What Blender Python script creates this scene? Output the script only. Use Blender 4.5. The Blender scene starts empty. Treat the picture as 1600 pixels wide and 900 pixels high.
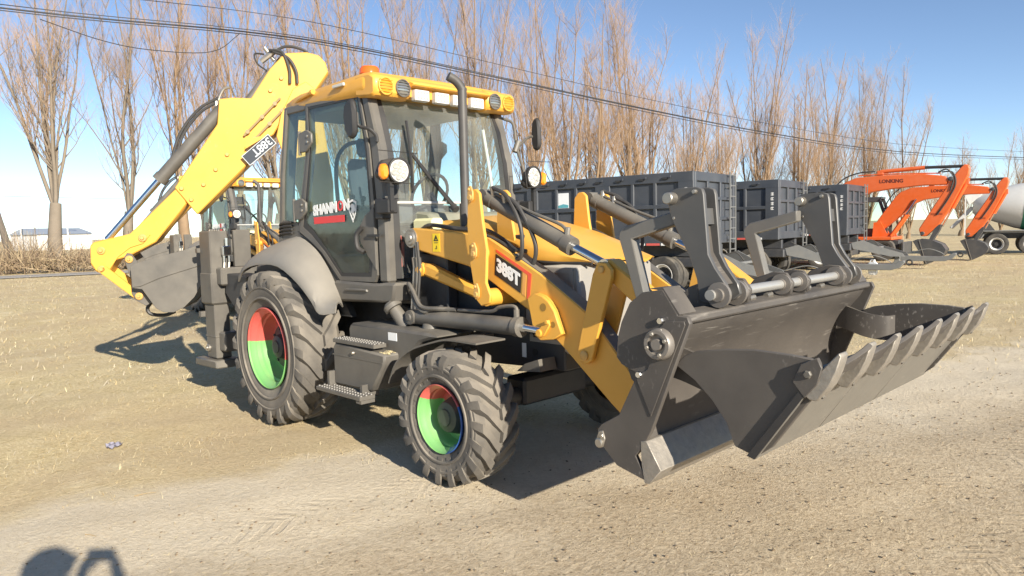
import bpy, bmesh, math, random
import numpy as np
from mathutils import Vector, Matrix
random.seed(7)
rng = np.random.default_rng(7)
S = bpy.context.scene
COL = S.collection
R = math.radians

# ------------------------------------------------------------------ camera
cam_d = bpy.data.cameras.new('camera')
cam_d.sensor_width = 36.0
cam_d.lens = 25.45
cam_d.clip_start = 0.02
cam_d.clip_end = 4000
cam = bpy.data.objects.new('camera', cam_d)
COL.objects.link(cam)
cam.matrix_world = Matrix(((0.70277, -0.04083, 0.71024, 6.179),
                           (0.71101, 0.07419, -0.69926, -4.0126),
                           (-0.02414, 0.99641, 0.08117, 1.70),
                           (0, 0, 0, 1)))
S.camera = cam

# ------------------------------------------------------------------ light
SUN_EL, SUN_AZ = 21.0, 14.0          # sun stands ahead of the machine, a little to its right
sun_dir = Vector((math.cos(R(SUN_AZ)) * math.cos(R(SUN_EL)), -math.sin(R(SUN_AZ)) * math.cos(R(SUN_EL)), math.sin(R(SUN_EL))))
W = bpy.data.worlds.new('World')
S.world = W
W.use_nodes = True
nt = W.node_tree
bg = nt.nodes['Background']
sky = nt.nodes.new('ShaderNodeTexSky')
sky.sky_type = 'NISHITA'
sky.sun_disc = False
sky.sun_elevation = R(SUN_EL)
sky.sun_rotation = math.atan2(sun_dir.x, sun_dir.y)
sky.altitude = 50
sky.air_density = 0.62
sky.dust_density = 0.0
sky.ozone_density = 1.3
nt.links.new(sky.outputs[0], bg.inputs[0])
bg.inputs[1].default_value = 0.096
sl = bpy.data.lights.new('sun', 'SUN')
sl.energy = 5.0
sl.angle = R(0.53)
sl.color = (1.0, 0.915, 0.78)
so = bpy.data.objects.new('sun', sl)
COL.objects.link(so)
so.rotation_euler = sun_dir.to_track_quat('Z', 'Y').to_euler()
S.view_settings.view_transform = 'Standard'
S.view_settings.look = 'None'
S.view_settings.exposure = 0.88
S.view_settings.gamma = 1.0
S.render.engine = 'CYCLES'
S.cycles.max_bounces = 8
S.cycles.transparent_max_bounces = 16

# ------------------------------------------------------------------ materials
MATS = {}
def mat(name, color, rough=0.55, metal=0.0, dust=0.0, dustc=(0.42, 0.36, 0.27), var=0.08, scale=9.0, bump=0.0, bscale=60.0, coat=0.0, emit=None, scratch=0.0):
    if name in MATS:
        return MATS[name]
    m = bpy.data.materials.new(name)
    m.use_nodes = True
    N, L = m.node_tree.nodes, m.node_tree.links
    p = N['Principled BSDF']
    p.inputs['Roughness'].default_value = rough
    p.inputs['Metallic'].default_value = metal
    p.inputs['Coat Weight'].default_value = coat
    tc = N.new('ShaderNodeTexCoord')
    no = N.new('ShaderNodeTexNoise')
    no.inputs['Scale'].default_value = scale
    no.inputs['Detail'].default_value = 6
    no.inputs['Roughness'].default_value = 0.65
    L.new(tc.outputs['Object'], no.inputs['Vector'])
    mx = N.new('ShaderNodeMix'); mx.data_type = 'RGBA'
    mx.inputs[6].default_value = (*[c * (1 - var) for c in color], 1)
    mx.inputs[7].default_value = (*[min(1, c * (1 + var)) for c in color], 1)
    L.new(no.outputs[0], mx.inputs[0])
    out = mx.outputs[2]
    if scratch > 0:
        mp = N.new('ShaderNodeMapping'); mp.inputs['Scale'].default_value = (1.0, 0.10, 0.55); mp.inputs['Rotation'].default_value = (0.5, 0.2, 0.3)
        L.new(tc.outputs['Object'], mp.inputs[0])
        ns = N.new('ShaderNodeTexNoise'); ns.inputs['Scale'].default_value = 55; ns.inputs['Detail'].default_value = 4
        L.new(mp.outputs[0], ns.inputs['Vector'])
        nw = N.new('ShaderNodeTexNoise'); nw.inputs['Scale'].default_value = 2.2; nw.inputs['Detail'].default_value = 4
        L.new(tc.outputs['Object'], nw.inputs['Vector'])
        r1 = N.new('ShaderNodeMapRange'); r1.inputs[1].default_value = 0.60; r1.inputs[2].default_value = 0.72
        L.new(ns.outputs[0], r1.inputs[0])
        r3 = N.new('ShaderNodeMapRange'); r3.inputs[1].default_value = 0.45; r3.inputs[2].default_value = 0.65; r3.inputs[4].default_value = scratch
        L.new(nw.outputs[0], r3.inputs[0])
        ms = N.new('ShaderNodeMath'); ms.operation = 'MULTIPLY'
        L.new(r1.outputs[0], ms.inputs[0]); L.new(r3.outputs[0], ms.inputs[1])
        mz = N.new('ShaderNodeMix'); mz.data_type = 'RGBA'
        L.new(ms.outputs[0], mz.inputs[0]); L.new(out, mz.inputs[6]); mz.inputs[7].default_value = (0.38, 0.35, 0.31, 1)
        out = mz.outputs[2]
    if dust > 0:
        ge = N.new('ShaderNodeNewGeometry')
        sp = N.new('ShaderNodeSeparateXYZ')
        L.new(ge.outputs['Normal'], sp.inputs[0])
        n2 = N.new('ShaderNodeTexNoise')
        n2.inputs['Scale'].default_value = scale * 0.5
        n2.inputs['Detail'].default_value = 8
        L.new(tc.outputs['Object'], n2.inputs['Vector'])
        rp = N.new('ShaderNodeMapRange')
        rp.inputs[1].default_value = -0.2; rp.inputs[2].default_value = 1.0
        rp.inputs[3].default_value = 0.25; rp.inputs[4].default_value = 1.0
        L.new(sp.outputs[2], rp.inputs[0])
        r2 = N.new('ShaderNodeMapRange')
        r2.inputs[1].default_value = 0.3; r2.inputs[2].default_value = 0.75
        L.new(n2.outputs[0], r2.inputs[0])
        mu = N.new('ShaderNodeMath'); mu.operation = 'MULTIPLY'
        L.new(rp.outputs[0], mu.inputs[0]); L.new(r2.outputs[0], mu.inputs[1])
        mu2 = N.new('ShaderNodeMath'); mu2.operation = 'MULTIPLY'; mu2.inputs[1].default_value = dust
        L.new(mu.outputs[0], mu2.inputs[0])
        md = N.new('ShaderNodeMix'); md.data_type = 'RGBA'
        L.new(mu2.outputs[0], md.inputs[0]); L.new(out, md.inputs[6]); md.inputs[7].default_value = (*dustc, 1)
        out = md.outputs[2]
        rr = N.new('ShaderNodeMapRange'); rr.inputs[3].default_value = rough; rr.inputs[4].default_value = 0.95
        L.new(mu2.outputs[0], rr.inputs[0]); L.new(rr.outputs[0], p.inputs['Roughness'])
    L.new(out, p.inputs['Base Color'])
    if bump > 0:
        nb = N.new('ShaderNodeTexNoise'); nb.inputs['Scale'].default_value = bscale; nb.inputs['Detail'].default_value = 5
        L.new(tc.outputs['Object'], nb.inputs['Vector'])
        b = N.new('ShaderNodeBump'); b.inputs['Strength'].default_value = bump; b.inputs['Distance'].default_value = 0.01
        L.new(nb.outputs[0], b.inputs['Height']); L.new(b.outputs[0], p.inputs['Normal'])
    if emit:
        p.inputs['Emission Color'].default_value = (*emit, 1); p.inputs['Emission Strength'].default_value = 1
    MATS[name] = m
    return m

def glass_mat(name, tint, dirt=0.10, ior=1.45, dirtc=(0.5, 0.5, 0.46)):
    m = bpy.data.materials.new(name); m.use_nodes = True
    N, L = m.node_tree.nodes, m.node_tree.links
    N.remove(N['Principled BSDF'])
    o = N['Material Output']
    tr = N.new('ShaderNodeBsdfTransparent'); tr.inputs[0].default_value = (*tint, 1)
    gl = N.new('ShaderNodeBsdfGlossy'); gl.inputs['Roughness'].default_value = 0.02
    ge = N.new('ShaderNodeNewGeometry')
    dp = N.new('ShaderNodeVectorMath'); dp.operation = 'DOT_PRODUCT'
    L.new(ge.outputs['Normal'], dp.inputs[0]); L.new(ge.outputs['Incoming'], dp.inputs[1])
    ab = N.new('ShaderNodeMath'); ab.operation = 'ABSOLUTE'; L.new(dp.outputs['Value'], ab.inputs[0])
    om = N.new('ShaderNodeMath'); om.operation = 'SUBTRACT'; om.inputs[0].default_value = 1.0; L.new(ab.outputs[0], om.inputs[1])
    pw = N.new('ShaderNodeMath'); pw.operation = 'POWER'; pw.inputs[1].default_value = 5.0; L.new(om.outputs[0], pw.inputs[0])
    fr = N.new('ShaderNodeMath'); fr.operation = 'MULTIPLY_ADD'; fr.inputs[1].default_value = 0.96; fr.inputs[2].default_value = 0.04; L.new(pw.outputs[0], fr.inputs[0])
    m1 = N.new('ShaderNodeMixShader')
    L.new(fr.outputs[0], m1.inputs[0]); L.new(tr.outputs[0], m1.inputs[1]); L.new(gl.outputs[0], m1.inputs[2])
    df = N.new('ShaderNodeBsdfDiffuse'); df.inputs[0].default_value = (*dirtc, 1)
    tc = N.new('ShaderNodeTexCoord'); no = N.new('ShaderNodeTexNoise')
    no.inputs['Scale'].default_value = 2.0; no.inputs['Detail'].default_value = 3
    L.new(tc.outputs['Object'], no.inputs['Vector'])
    mr = N.new('ShaderNodeMapRange'); mr.inputs[1].default_value = 0.3; mr.inputs[2].default_value = 0.75
    mr.inputs[3].default_value = dirt * 0.5; mr.inputs[4].default_value = dirt * 1.6
    L.new(no.outputs[0], mr.inputs[0])
    m2 = N.new('ShaderNodeMixShader')
    L.new(mr.outputs[0], m2.inputs[0]); L.new(m1.outputs[0], m2.inputs[1]); L.new(df.outputs[0], m2.inputs[2])
    L.new(m2.outputs[0], o.inputs[0])
    MATS[name] = m
    return m

YEL = mat('yellow_paint', (0.72, 0.368, 0.048), 0.42, dust=0.30, dustc=(0.50, 0.36, 0.19), coat=0.1, var=0.10, scale=4, scratch=0.12)
GREY = mat('grey_paint', (0.098, 0.091, 0.081), 0.42, dust=0.45, dustc=(0.36, 0.32, 0.25), var=0.10, bump=0.05, bscale=140)
BUCK = mat('bucket_grey_paint', (0.064, 0.057, 0.052), 0.52, dust=0.34, dustc=(0.33, 0.29, 0.23), var=0.16, scale=5, bump=0.05, bscale=90, scratch=0.55)
BLK = mat('black_plastic', (0.022, 0.022, 0.023), 0.5, dust=0.25, dustc=(0.2, 0.17, 0.13))
CHAS = mat('chassis_black_paint', (0.030, 0.032, 0.036), 0.5, dust=0.25, dustc=(0.22, 0.19, 0.15), bump=0.1)
HOSE = mat('hose_rubber', (0.035, 0.034, 0.034), 0.55, dust=0.3, dustc=(0.25, 0.22, 0.17))
CHROME = mat('chrome_rod', (0.72, 0.73, 0.74), 0.16, 1.0, var=0.03)
STEEL = mat('bare_steel', (0.42, 0.39, 0.34), 0.4, 0.85, dust=0.3, var=0.2, scale=30)
RUST = mat('worn_edge_steel', (0.30, 0.275, 0.24), 0.5, 0.5, dust=0.45, var=0.35, scale=25, bump=0.2, scratch=0.5)
RUBBER = mat('tyre_rubber', (0.092, 0.085, 0.076), 0.85, dust=0.95, dustc=(0.38, 0.33, 0.26), var=0.2, scale=7, bump=0.2, bscale=50)
RED = mat('red_paint', (0.58, 0.095, 0.08), 0.4, dust=0.28, coat=0.2)
GREEN = mat('green_paint', (0.17, 0.44, 0.135), 0.4, dust=0.28, coat=0.2)
BLUE = mat('blue_paint', (0.015, 0.09, 0.34), 0.35, dust=0.12, coat=0.2)
WHITE = mat('white_print', (0.80, 0.80, 0.78), 0.5)
REDP = mat('red_print', (0.70, 0.05, 0.05), 0.5)
REDO = mat('red_stripe_print', (0.80, 0.10, 0.045), 0.45)
GOLD = mat('gold_stripe_print', (0.75, 0.36, 0.09), 0.45)
BLKP = mat('black_print', (0.02, 0.019, 0.018), 0.5)
NAVY = mat('navy_plate', (0.022, 0.030, 0.042), 0.45)
AMBER = mat('amber_lens', (0.85, 0.27, 0.015), 0.18, coat=0.6)
BEAC = mat('beacon_lens', (0.72, 0.13, 0.015), 0.2, coat=0.6)
LAMPW = mat('lamp_lens_white', (0.62, 0.62, 0.60), 0.15, coat=0.8, var=0.1, scale=60)
LAMPD = mat('lamp_lens_grey', (0.38, 0.37, 0.33), 0.12, 0.7, coat=0.8)
INT = mat('cab_interior_grey', (0.09, 0.095, 0.10), 0.7)
INTL = mat('cab_lining', (0.30, 0.31, 0.29), 0.8)
SEATM = mat('seat_fabric', (0.055, 0.07, 0.09), 0.8)
PALE = mat('pale_yellow_plastic', (0.72, 0.70, 0.42), 0.5)
STICK = mat('warning_yellow', (0.85, 0.60, 0.02), 0.5)
FEND = mat('fender_grey_paint', (0.215, 0.200, 0.176), 0.5, dust=0.55, dustc=(0.40, 0.36, 0.29), var=0.06, scale=4)
PINS = mat('hinge_pin_grey', (0.50, 0.49, 0.46), 0.35, 0.55, dust=0.25)
GLASS = glass_mat('windscreen_glass', (0.84, 0.90, 0.88), 0.12, dirtc=(0.60, 0.60, 0.55))
DGLASS = glass_mat('door_glass', (0.86, 0.94, 0.91), 0.03)

# ------------------------------------------------------------------ geometry helpers: a geom is (verts, faces)
def box(x0, x1, y0, y1, z0, z1, bev=0.0):
    v = [(x, y, z) for x in (x0, x1) for y in (y0, y1) for z in (z0, z1)]
    f = [(0, 1, 3, 2), (4, 6, 7, 5), (0, 4, 5, 1), (2, 3, 7, 6), (0, 2, 6, 4), (1, 5, 7, 3)]
    return bevel((v, f), bev) if bev else (v, f)

def bevel(g, w, seg=1):
    bm = bmesh.new()
    vs = [bm.verts.new(p) for p in g[0]]
    for f in g[1]:
        try:
            bm.faces.new([vs[i] for i in f])
        except ValueError:
            pass
    bmesh.ops.recalc_face_normals(bm, faces=bm.faces)
    es = [e for e in bm.edges if len(e.link_faces) == 2 and e.calc_face_angle() > 0.3]
    bmesh.ops.bevel(bm, geom=es, offset=w, segments=seg, affect='EDGES', clamp_overlap=True)
    bm.verts.index_update()
    out = ([tuple(v.co) for v in bm.verts], [tuple(v.index for v in f.verts) for f in bm.faces])
    bm.free()
    return out

def prism(poly, a, b, fn=None, bev=0.0):
    """poly in the side plane, extruded from a to b across it; fn maps (u, v, w) to xyz (default x, z profile across y)"""
    fn = fn or (lambda u, v, w: (u, w, v))
    n = len(poly)
    v = [fn(p[0], p[1], a) for p in poly] + [fn(p[0], p[1], b) for p in poly]
    f = [tuple(range(n)), tuple(range(2 * n - 1, n - 1, -1))]
    f += [(i, i + n, (i + 1) % n + n, (i + 1) % n) for i in range(n)]
    return bevel((v, f), bev) if bev else (v, f)

def ring_plate(outer, inner, a, b, fn=None):
    """flat frame: outer and inner outlines with the same number of points"""
    fn = fn or (lambda u, v, w: (u, w, v))
    n = len(outer)
    v = [fn(*p, a) for p in outer] + [fn(*p, a) for p in inner] + [fn(*p, b) for p in outer] + [fn(*p, b) for p in inner]
    f = []
    for i in range(n):
        j = (i + 1) % n
        f += [(i, j, n + j, n + i), (2 * n + i, 3 * n + i, 3 * n + j, 2 * n + j), (i, 2 * n + i, 2 * n + j, j), (n + i, n + j, 3 * n + j, 3 * n + i)]
    return v, f

def smooth_path(pts, k=6):
    P = [Vector(p) for p in pts]
    if len(P) < 3:
        return P
    P = [P[0] * 2 - P[1]] + P + [P[-1] * 2 - P[-2]]
    out = []
    for i in range(1, len(P) - 2):
        for j in range(k):
            t = j / k
            a, b, c, d = P[i - 1], P[i], P[i + 1], P[i + 2]
            out.append(0.5 * ((2 * b) + (c - a) * t + (2 * a - 5 * b + 4 * c - d) * t * t + (3 * b - a - 3 * c + d) * t ** 3))
    out.append(P[-2])
    return out

def tube(pts, r, n=10, smooth=True, k=6, caps=True):
    P = smooth_path(pts, k) if smooth else [Vector(p) for p in pts]
    m = len(P)
    rs = r if isinstance(r, (list, tuple)) else [r] * m
    if len(rs) != m:
        rs = [rs[0] + (rs[-1] - rs[0]) * i / (m - 1) for i in range(m)]
    v, f = [], []
    up = None
    for i, p in enumerate(P):
        d = (P[min(i + 1, m - 1)] - P[max(i - 1, 0)])
        d = d.normalized() if d.length > 1e-9 else Vector((0, 0, 1))
        if up is None:
            up = Vector((0, 0, 1)) if abs(d.z) < 0.9 else Vector((1, 0, 0))
        s = d.cross(up)
        s = s.normalized() if s.length > 1e-6 else d.orthogonal().normalized()
        up = s.cross(d).normalized()
        for k2 in range(n):
            a = 2 * math.pi * k2 / n
            v.append(tuple(p + s * math.cos(a) * rs[i] + up * math.sin(a) * rs[i]))
    for i in range(m - 1):
        for k2 in range(n):
            f.append((i * n + k2, i * n + (k2 + 1) % n, (i + 1) * n + (k2 + 1) % n, (i + 1) * n + k2))
    if caps:
        f.append(tuple(range(n - 1, -1, -1)))
        f.append(tuple((m - 1) * n + q for q in range(n)))
    return v, f

def cyl(p0, p1, r, n=20, r1=None):
    return tube([p0, p1], [r, r if r1 is None else r1], n, smooth=False)

def lathe(prof, centre, axis=(0, 1, 0), n=48, closed=False):
    """prof: list of (radius, along axis)"""
    ax = Vector(axis).normalized()
    s = ax.orthogonal().normalized() if abs(ax.y) < 0.99 else Vector((1, 0, 0))
    t = ax.cross(s)
    c = Vector(centre)
    v, f = [], []
    m = len(prof)
    for k2 in range(n):
        a = 2 * math.pi * k2 / n
        d = s * math.cos(a) + t * math.sin(a)
        for r, h in prof:
            v.append(tuple(c + d * r + ax * h))
    for k2 in range(n):
        k3 = (k2 + 1) % n
        for i in range(m - 1 if not closed else m):
            j = (i + 1) % m
            f.append((k2 * m + i, k2 * m + j, k3 * m + j, k3 * m + i))
    return v, f

def grid(rows):
    """rows: list of equal-length point lists"""
    n = len(rows[0])
    v = [tuple(p) for r in rows for p in r]
    f = [(i * n + j, i * n + j + 1, (i + 1) * n + j + 1, (i + 1) * n + j) for i in range(len(rows) - 1) for j in range(n - 1)]
    return v, f

def shell(rows, thick):
    """grid given a thickness along its own normals"""
    bm = bmesh.new()
    v, f = grid(rows)
    vs = [bm.verts.new(p) for p in v]
    for q in f:
        bm.faces.new([vs[i] for i in q])
    bmesh.ops.recalc_face_normals(bm, faces=bm.faces)
    bmesh.ops.solidify(bm, geom=bm.faces[:], thickness=thick)
    bm.verts.index_update()
    out = ([tuple(x.co) for x in bm.verts], [tuple(x.index for x in q.verts) for q in bm.faces])
    bm.free()
    return out

def mirror(g):
    return [(x, -y, z) for x, y, z in g[0]], [tuple(reversed(f)) for f in g[1]]

def xform(g, M):
    return [tuple(M @ Vector(p)) for p in g[0]], g[1]

def mesh_of(name, geoms, mats, smooth=35, mi=None):
    V, F, I = [], [], []
    for k, g in enumerate(geoms):
        o = len(V)
        V += [tuple(p) for p in g[0]]
        F += [tuple(i + o for i in f) for f in g[1]]
        I += [(mi[k] if mi else 0)] * len(g[1])
    me = bpy.data.meshes.new(name)
    me.from_pydata(V, [], F)
    bm = bmesh.new(); bm.from_mesh(me)
    bmesh.ops.recalc_face_normals(bm, faces=bm.faces)
    bm.to_mesh(me); bm.free()
    for m in (mats if isinstance(mats, (list, tuple)) else [mats]):
        me.materials.append(m)
    if mi:
        me.polygons.foreach_set('material_index', I)
    if smooth:
        me.polygons.foreach_set('use_smooth', [True] * len(me.polygons))
        me.set_sharp_from_angle(angle=R(smooth))
    me.update()
    return me

def obj(name, geoms, m, parent=None, smooth=35, mi=None):
    if isinstance(geoms, tuple):
        geoms = [geoms]
    o = bpy.data.objects.new(name, mesh_of(name, geoms, m, smooth, mi))
    COL.objects.link(o)
    if parent is not None:
        o.parent = parent
    return o

def tag(o, label=None, cat=None, group=None, kind=None):
    if label: o['label'] = label
    if cat: o['category'] = cat
    if group: o['group'] = group
    if kind: o['kind'] = kind
    return o

def thing(name, label, cat, loc=(0, 0, 0), rz=0.0, group=None):
    o = bpy.data.objects.new(name, None)
    o.empty_display_size = 0.3
    COL.objects.link(o)
    o.location = loc
    o.rotation_euler = (0, 0, rz)
    return tag(o, label, cat, group)

def copy_tree(o, parent=None):
    c = o.copy()
    COL.objects.link(c)
    c.parent = parent
    for ch in list(o.children):
        copy_tree(ch, c)
    return c

def text_geom(txt, size, O, U, V, ext=0.002, weight=0.0, shear=0.0, align='LEFT', space=1.0):
    """solid lettering with its baseline at O, reading along U, upright along V"""
    cu = bpy.data.curves.new('lettering', 'FONT')
    cu.body = txt; cu.size = size; cu.extrude = ext; cu.offset = weight; cu.shear = shear; cu.align_x = align
    cu.space_character = space; cu.resolution_u = 3
    t = bpy.data.objects.new('lettering', cu)
    COL.objects.link(t)
    dg = bpy.context.evaluated_depsgraph_get()
    me = bpy.data.meshes.new_from_object(t.evaluated_get(dg))
    O, U, V = Vector(O), Vector(U).normalized(), Vector(V).normalized()
    Nn = U.cross(V)
    g = ([tuple(O + U * p.co.x + V * p.co.y + Nn * p.co.z) for p in me.vertices], [tuple(p.vertices) for p in me.polygons])
    bpy.data.objects.remove(t); bpy.data.meshes.remove(me); bpy.data.curves.remove(cu)
    return g

def pin(p, axis, r=0.035, h=0.03, n=16):
    """bolt head or pin end standing on a plate"""
    a = Vector(axis).normalized()
    p = Vector(p)
    return lathe([(0.0, 0.0), (r, 0.0), (r, h * 0.7), (r * 0.8, h), (0.0, h)], p, a, n)
# ------------------------------------------------------------------ ground
def track_u(x, y):
    return x - (0.95 + 0.30 * (y + 2.5))

def ground_material():
    m = bpy.data.materials.new('dry_ground'); m.use_nodes = True
    N, L = m.node_tree.nodes, m.node_tree.links
    p = N['Principled BSDF']; p.inputs['Roughness'].default_value = 0.95; p.inputs['Specular IOR Level'].default_value = 0.1
    tc = N.new('ShaderNodeTexCoord')
    def noise(scale, detail=6, rough=0.6, vec=None, dist=0.0):
        n = N.new('ShaderNodeTexNoise'); n.inputs['Scale'].default_value = scale; n.inputs['Detail'].default_value = detail
        n.inputs['Roughness'].default_value = rough; n.inputs['Distortion'].default_value = dist
        L.new(vec or tc.outputs['Object'], n.inputs['Vector']); return n.outputs[0]
    def mr(a, lo, hi, t0=0.0, t1=1.0, smooth=True):
        r = N.new('ShaderNodeMapRange'); r.inputs[1].default_value = lo; r.inputs[2].default_value = hi; r.inputs[3].default_value = t0; r.inputs[4].default_value = t1
        if smooth: r.interpolation_type = 'SMOOTHSTEP'
        L.new(a, r.inputs[0]); return r.outputs[0]
    def mix(f, a, b, t='MIX'):
        x = N.new('ShaderNodeMix'); x.data_type = 'RGBA'; x.blend_type = t
        if isinstance(f, float): x.inputs[0].default_value = f
        else: L.new(f, x.inputs[0])
        for k, q in ((6, a), (7, b)):
            if isinstance(q, tuple): x.inputs[k].default_value = (*q, 1)
            else: L.new(q, x.inputs[k])
        return x.outputs[2]
    def math_(op, a, b):
        x = N.new('ShaderNodeMath'); x.operation = op
        for k, q in ((0, a), (1, b)):
            if isinstance(q, float): x.inputs[k].default_value = q
            else: L.new(q, x.inputs[k])
        return x.outputs[0]
    sp = N.new('ShaderNodeSeparateXYZ'); L.new(tc.outputs['Object'], sp.inputs[0])
    u = math_('SUBTRACT', sp.outputs[0], math_('ADD', math_('MULTIPLY', sp.outputs[1], 0.30), 1.70))
    wob = math_('MULTIPLY', math_('SUBTRACT', noise(0.9, 8, 0.65), 0.5), 2.2)
    uu = math_('ADD', u, wob)
    m_track = mr(uu, -0.25, 0.35)
    m_lit = mr(uu, 1.1, 2.4)
    # dry grass: straw with fine stretched fibres
    mpv = N.new('ShaderNodeMapping'); mpv.inputs['Scale'].default_value = (1.0, 0.25, 1.0); mpv.inputs['Rotation'].default_value = (0, 0, 0.5)
    L.new(tc.outputs['Object'], mpv.inputs[0])
    fib = noise(70, 4, 0.7, mpv.outputs[0])
    mp2 = N.new('ShaderNodeMapping'); mp2.inputs['Scale'].default_value = (0.25, 1.0, 1.0); mp2.inputs['Rotation'].default_value = (0, 0, 0.2)
    L.new(tc.outputs['Object'], mp2.inputs[0])
    fib2 = noise(60, 4, 0.7, mp2.outputs[0])
    big = noise(0.35, 5, 0.6)
    mid = noise(2.3, 6, 0.65)
    fine = noise(26, 6, 0.75)
    vfine = noise(95, 3, 0.7)
    grass = mix(mr(fib, 0.35, 0.68), (0.42, 0.32, 0.165), (0.76, 0.645, 0.385))
    grass = mix(mr(mid, 0.35, 0.7), grass, mix(mr(fib2, 0.4, 0.65), (0.56, 0.45, 0.265), (0.73, 0.62, 0.39)))
    grass = mix(mr(big, 0.40, 0.62, 0, 0.75), grass, mix(mr(fine, 0.3, 0.7), (0.48, 0.37, 0.225), (0.60, 0.48, 0.31)))
    grass = mix(mr(noise(0.8, 7, 0.7), 0.52, 0.70, 0, 0.7), grass, (0.74, 0.64, 0.43))
    dust = mix(mr(fine, 0.3, 0.7), (0.63, 0.535, 0.385), (0.725, 0.630, 0.475))
    dust = mix(mr(mid, 0.4, 0.75, 0, 0.35), dust, (0.54, 0.44, 0.30))
    lit = mix(mr(fine, 0.32, 0.66), (0.36, 0.28, 0.185), (0.60, 0.495, 0.345))
    lit = mix(mr(vfine, 0.38, 0.62, 0, 0.7), lit, mix(mr(fib, 0.4, 0.62), (0.42, 0.325, 0.210), (0.66, 0.55, 0.38)))
    spk = N.new('ShaderNodeTexVoronoi'); spk.inputs['Scale'].default_value = 22; L.new(tc.outputs['Object'], spk.inputs['Vector'])
    dark = math_('MULTIPLY', mr(spk.outputs['Distance'], 0.10, 0.24, 1.0, 0.0), mr(mid, 0.40, 0.56))
    lit = mix(math_('MULTIPLY', dark, 0.7), lit, (0.16, 0.12, 0.075))
    lit = mix(mr(noise(1.1, 6, 0.7), 0.5, 0.72, 0, 0.5), lit, (0.62, 0.535, 0.395))
    c = mix(m_track, grass, dust)
    c = mix(m_lit, c, lit)
    # old tyre tracks pressed into the dirt, running across in front of the machine
    aa = math_('ADD', math_('SUBTRACT', sp.outputs[0], math_('MULTIPLY', sp.outputs[1], 0.16)), math_('MULTIPLY', math_('SUBTRACT', noise(0.5, 3), 0.5), 0.5))
    tr_h = None
    for cc, wd in ((4.72, 0.17), (5.30, 0.15), (2.55, 0.18)):
        dd = math_('ABSOLUTE', math_('SUBTRACT', aa, cc), 0.0)
        mk = mr(dd, wd * 0.8, wd * 1.15, 1.0, 0.0)
        wv = math_('SINE', math_('MULTIPLY', math_('ADD', sp.outputs[1], math_('MULTIPLY', dd, 0.9)), 58.0), 0.0)
        pat = math_('MULTIPLY', mk, mr(wv, -0.3, 0.5, -0.35, 1.0))
        tr_h = pat if tr_h is None else math_('ADD', tr_h, pat)
    brk_ = mr(noise(1.6, 6, 0.75), 0.44, 0.68)
    tr_m = math_('MULTIPLY', tr_h, brk_)
    c = mix(mr(tr_m, 0.0, 1.0, 0.0, 0.34), c, mix(0.5, c, (0.26, 0.205, 0.14)))
    L.new(c, p.inputs['Base Color'])
    b = N.new('ShaderNodeBump'); b.inputs['Strength'].default_value = 0.8; b.inputs['Distance'].default_value = 0.02
    hgt = math_('ADD', math_('ADD', math_('MULTIPLY', fine, 0.9), math_('MULTIPLY', vfine, 0.35)), math_('ADD', math_('MULTIPLY', mid, 0.8), math_('MULTIPLY', fib, math_('MULTIPLY', math_('SUBTRACT', 1.0, m_track), 0.8))))
    hgt = math_('SUBTRACT', hgt, math_('MULTIPLY', tr_m, 0.28))
    L.new(hgt, b.inputs['Height']); L.new(b.outputs[0], p.inputs['Normal'])
    return m

def axis_steps(c, fine, r):
    a = [0.0]; st = fine
    while a[-1] < 2500:
        if a[-1] > r: st *= 1.28
        a.append(a[-1] + st)
    a = np.array(a)
    return np.concatenate([c - a[:0:-1], c + a])
gx, gy = axis_steps(1.5, 0.11, 9.0), axis_steps(0.5, 0.11, 9.0)
GX, GY = np.meshgrid(gx, gy, indexing='ij')
def relief(x, y):
    n = 0.010 * np.sin(1.7 * x + 0.6 * y) + 0.008 * np.sin(-0.9 * x + 2.3 * y + 1.0) + 0.006 * np.sin(4.1 * x + 1.3 * y) * np.sin(3.3 * y - 0.7 * x) + 0.004 * np.sin(9.7 * x + 3 * y) * np.sin(8.1 * y - 2 * x)
    return n
GZ = relief(GX, GY) * np.clip(1.2 - np.hypot(GX, GY) / 60, 0, 1) - 0.006
nv = GX.size
gm_ = bpy.data.meshes.new('ground')
ni, nj = GX.shape
vid = np.arange(nv).reshape(ni, nj)
quads = np.stack([vid[:-1, :-1], vid[1:, :-1], vid[1:, 1:], vid[:-1, 1:]], -1).reshape(-1, 4)
def fast_mesh(me, co, faces):
    k = faces.shape[1]
    me.vertices.add(len(co)); me.vertices.foreach_set('co', np.ascontiguousarray(co, dtype=np.float32).ravel())
    me.loops.add(faces.size); me.loops.foreach_set('vertex_index', np.ascontiguousarray(faces, dtype=np.int32).ravel())
    me.polygons.add(len(faces)); me.polygons.foreach_set('loop_start', np.arange(0, faces.size, k, dtype=np.int32)); me.polygons.foreach_set('loop_total', np.full(len(faces), k, dtype=np.int32))
    me.update(calc_edges=True)
fast_mesh(gm_, np.stack([GX, GY, GZ], -1).reshape(-1, 3), quads)
gm_.materials.append(ground_material())
gm_.polygons.foreach_set('use_smooth', [True] * len(gm_.polygons))
ground_o = bpy.data.objects.new('ground', gm_); COL.objects.link(ground_o)
tag(ground_o, 'pale dry ground of dust, straw and trampled grass', 'ground', kind='structure')

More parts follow.
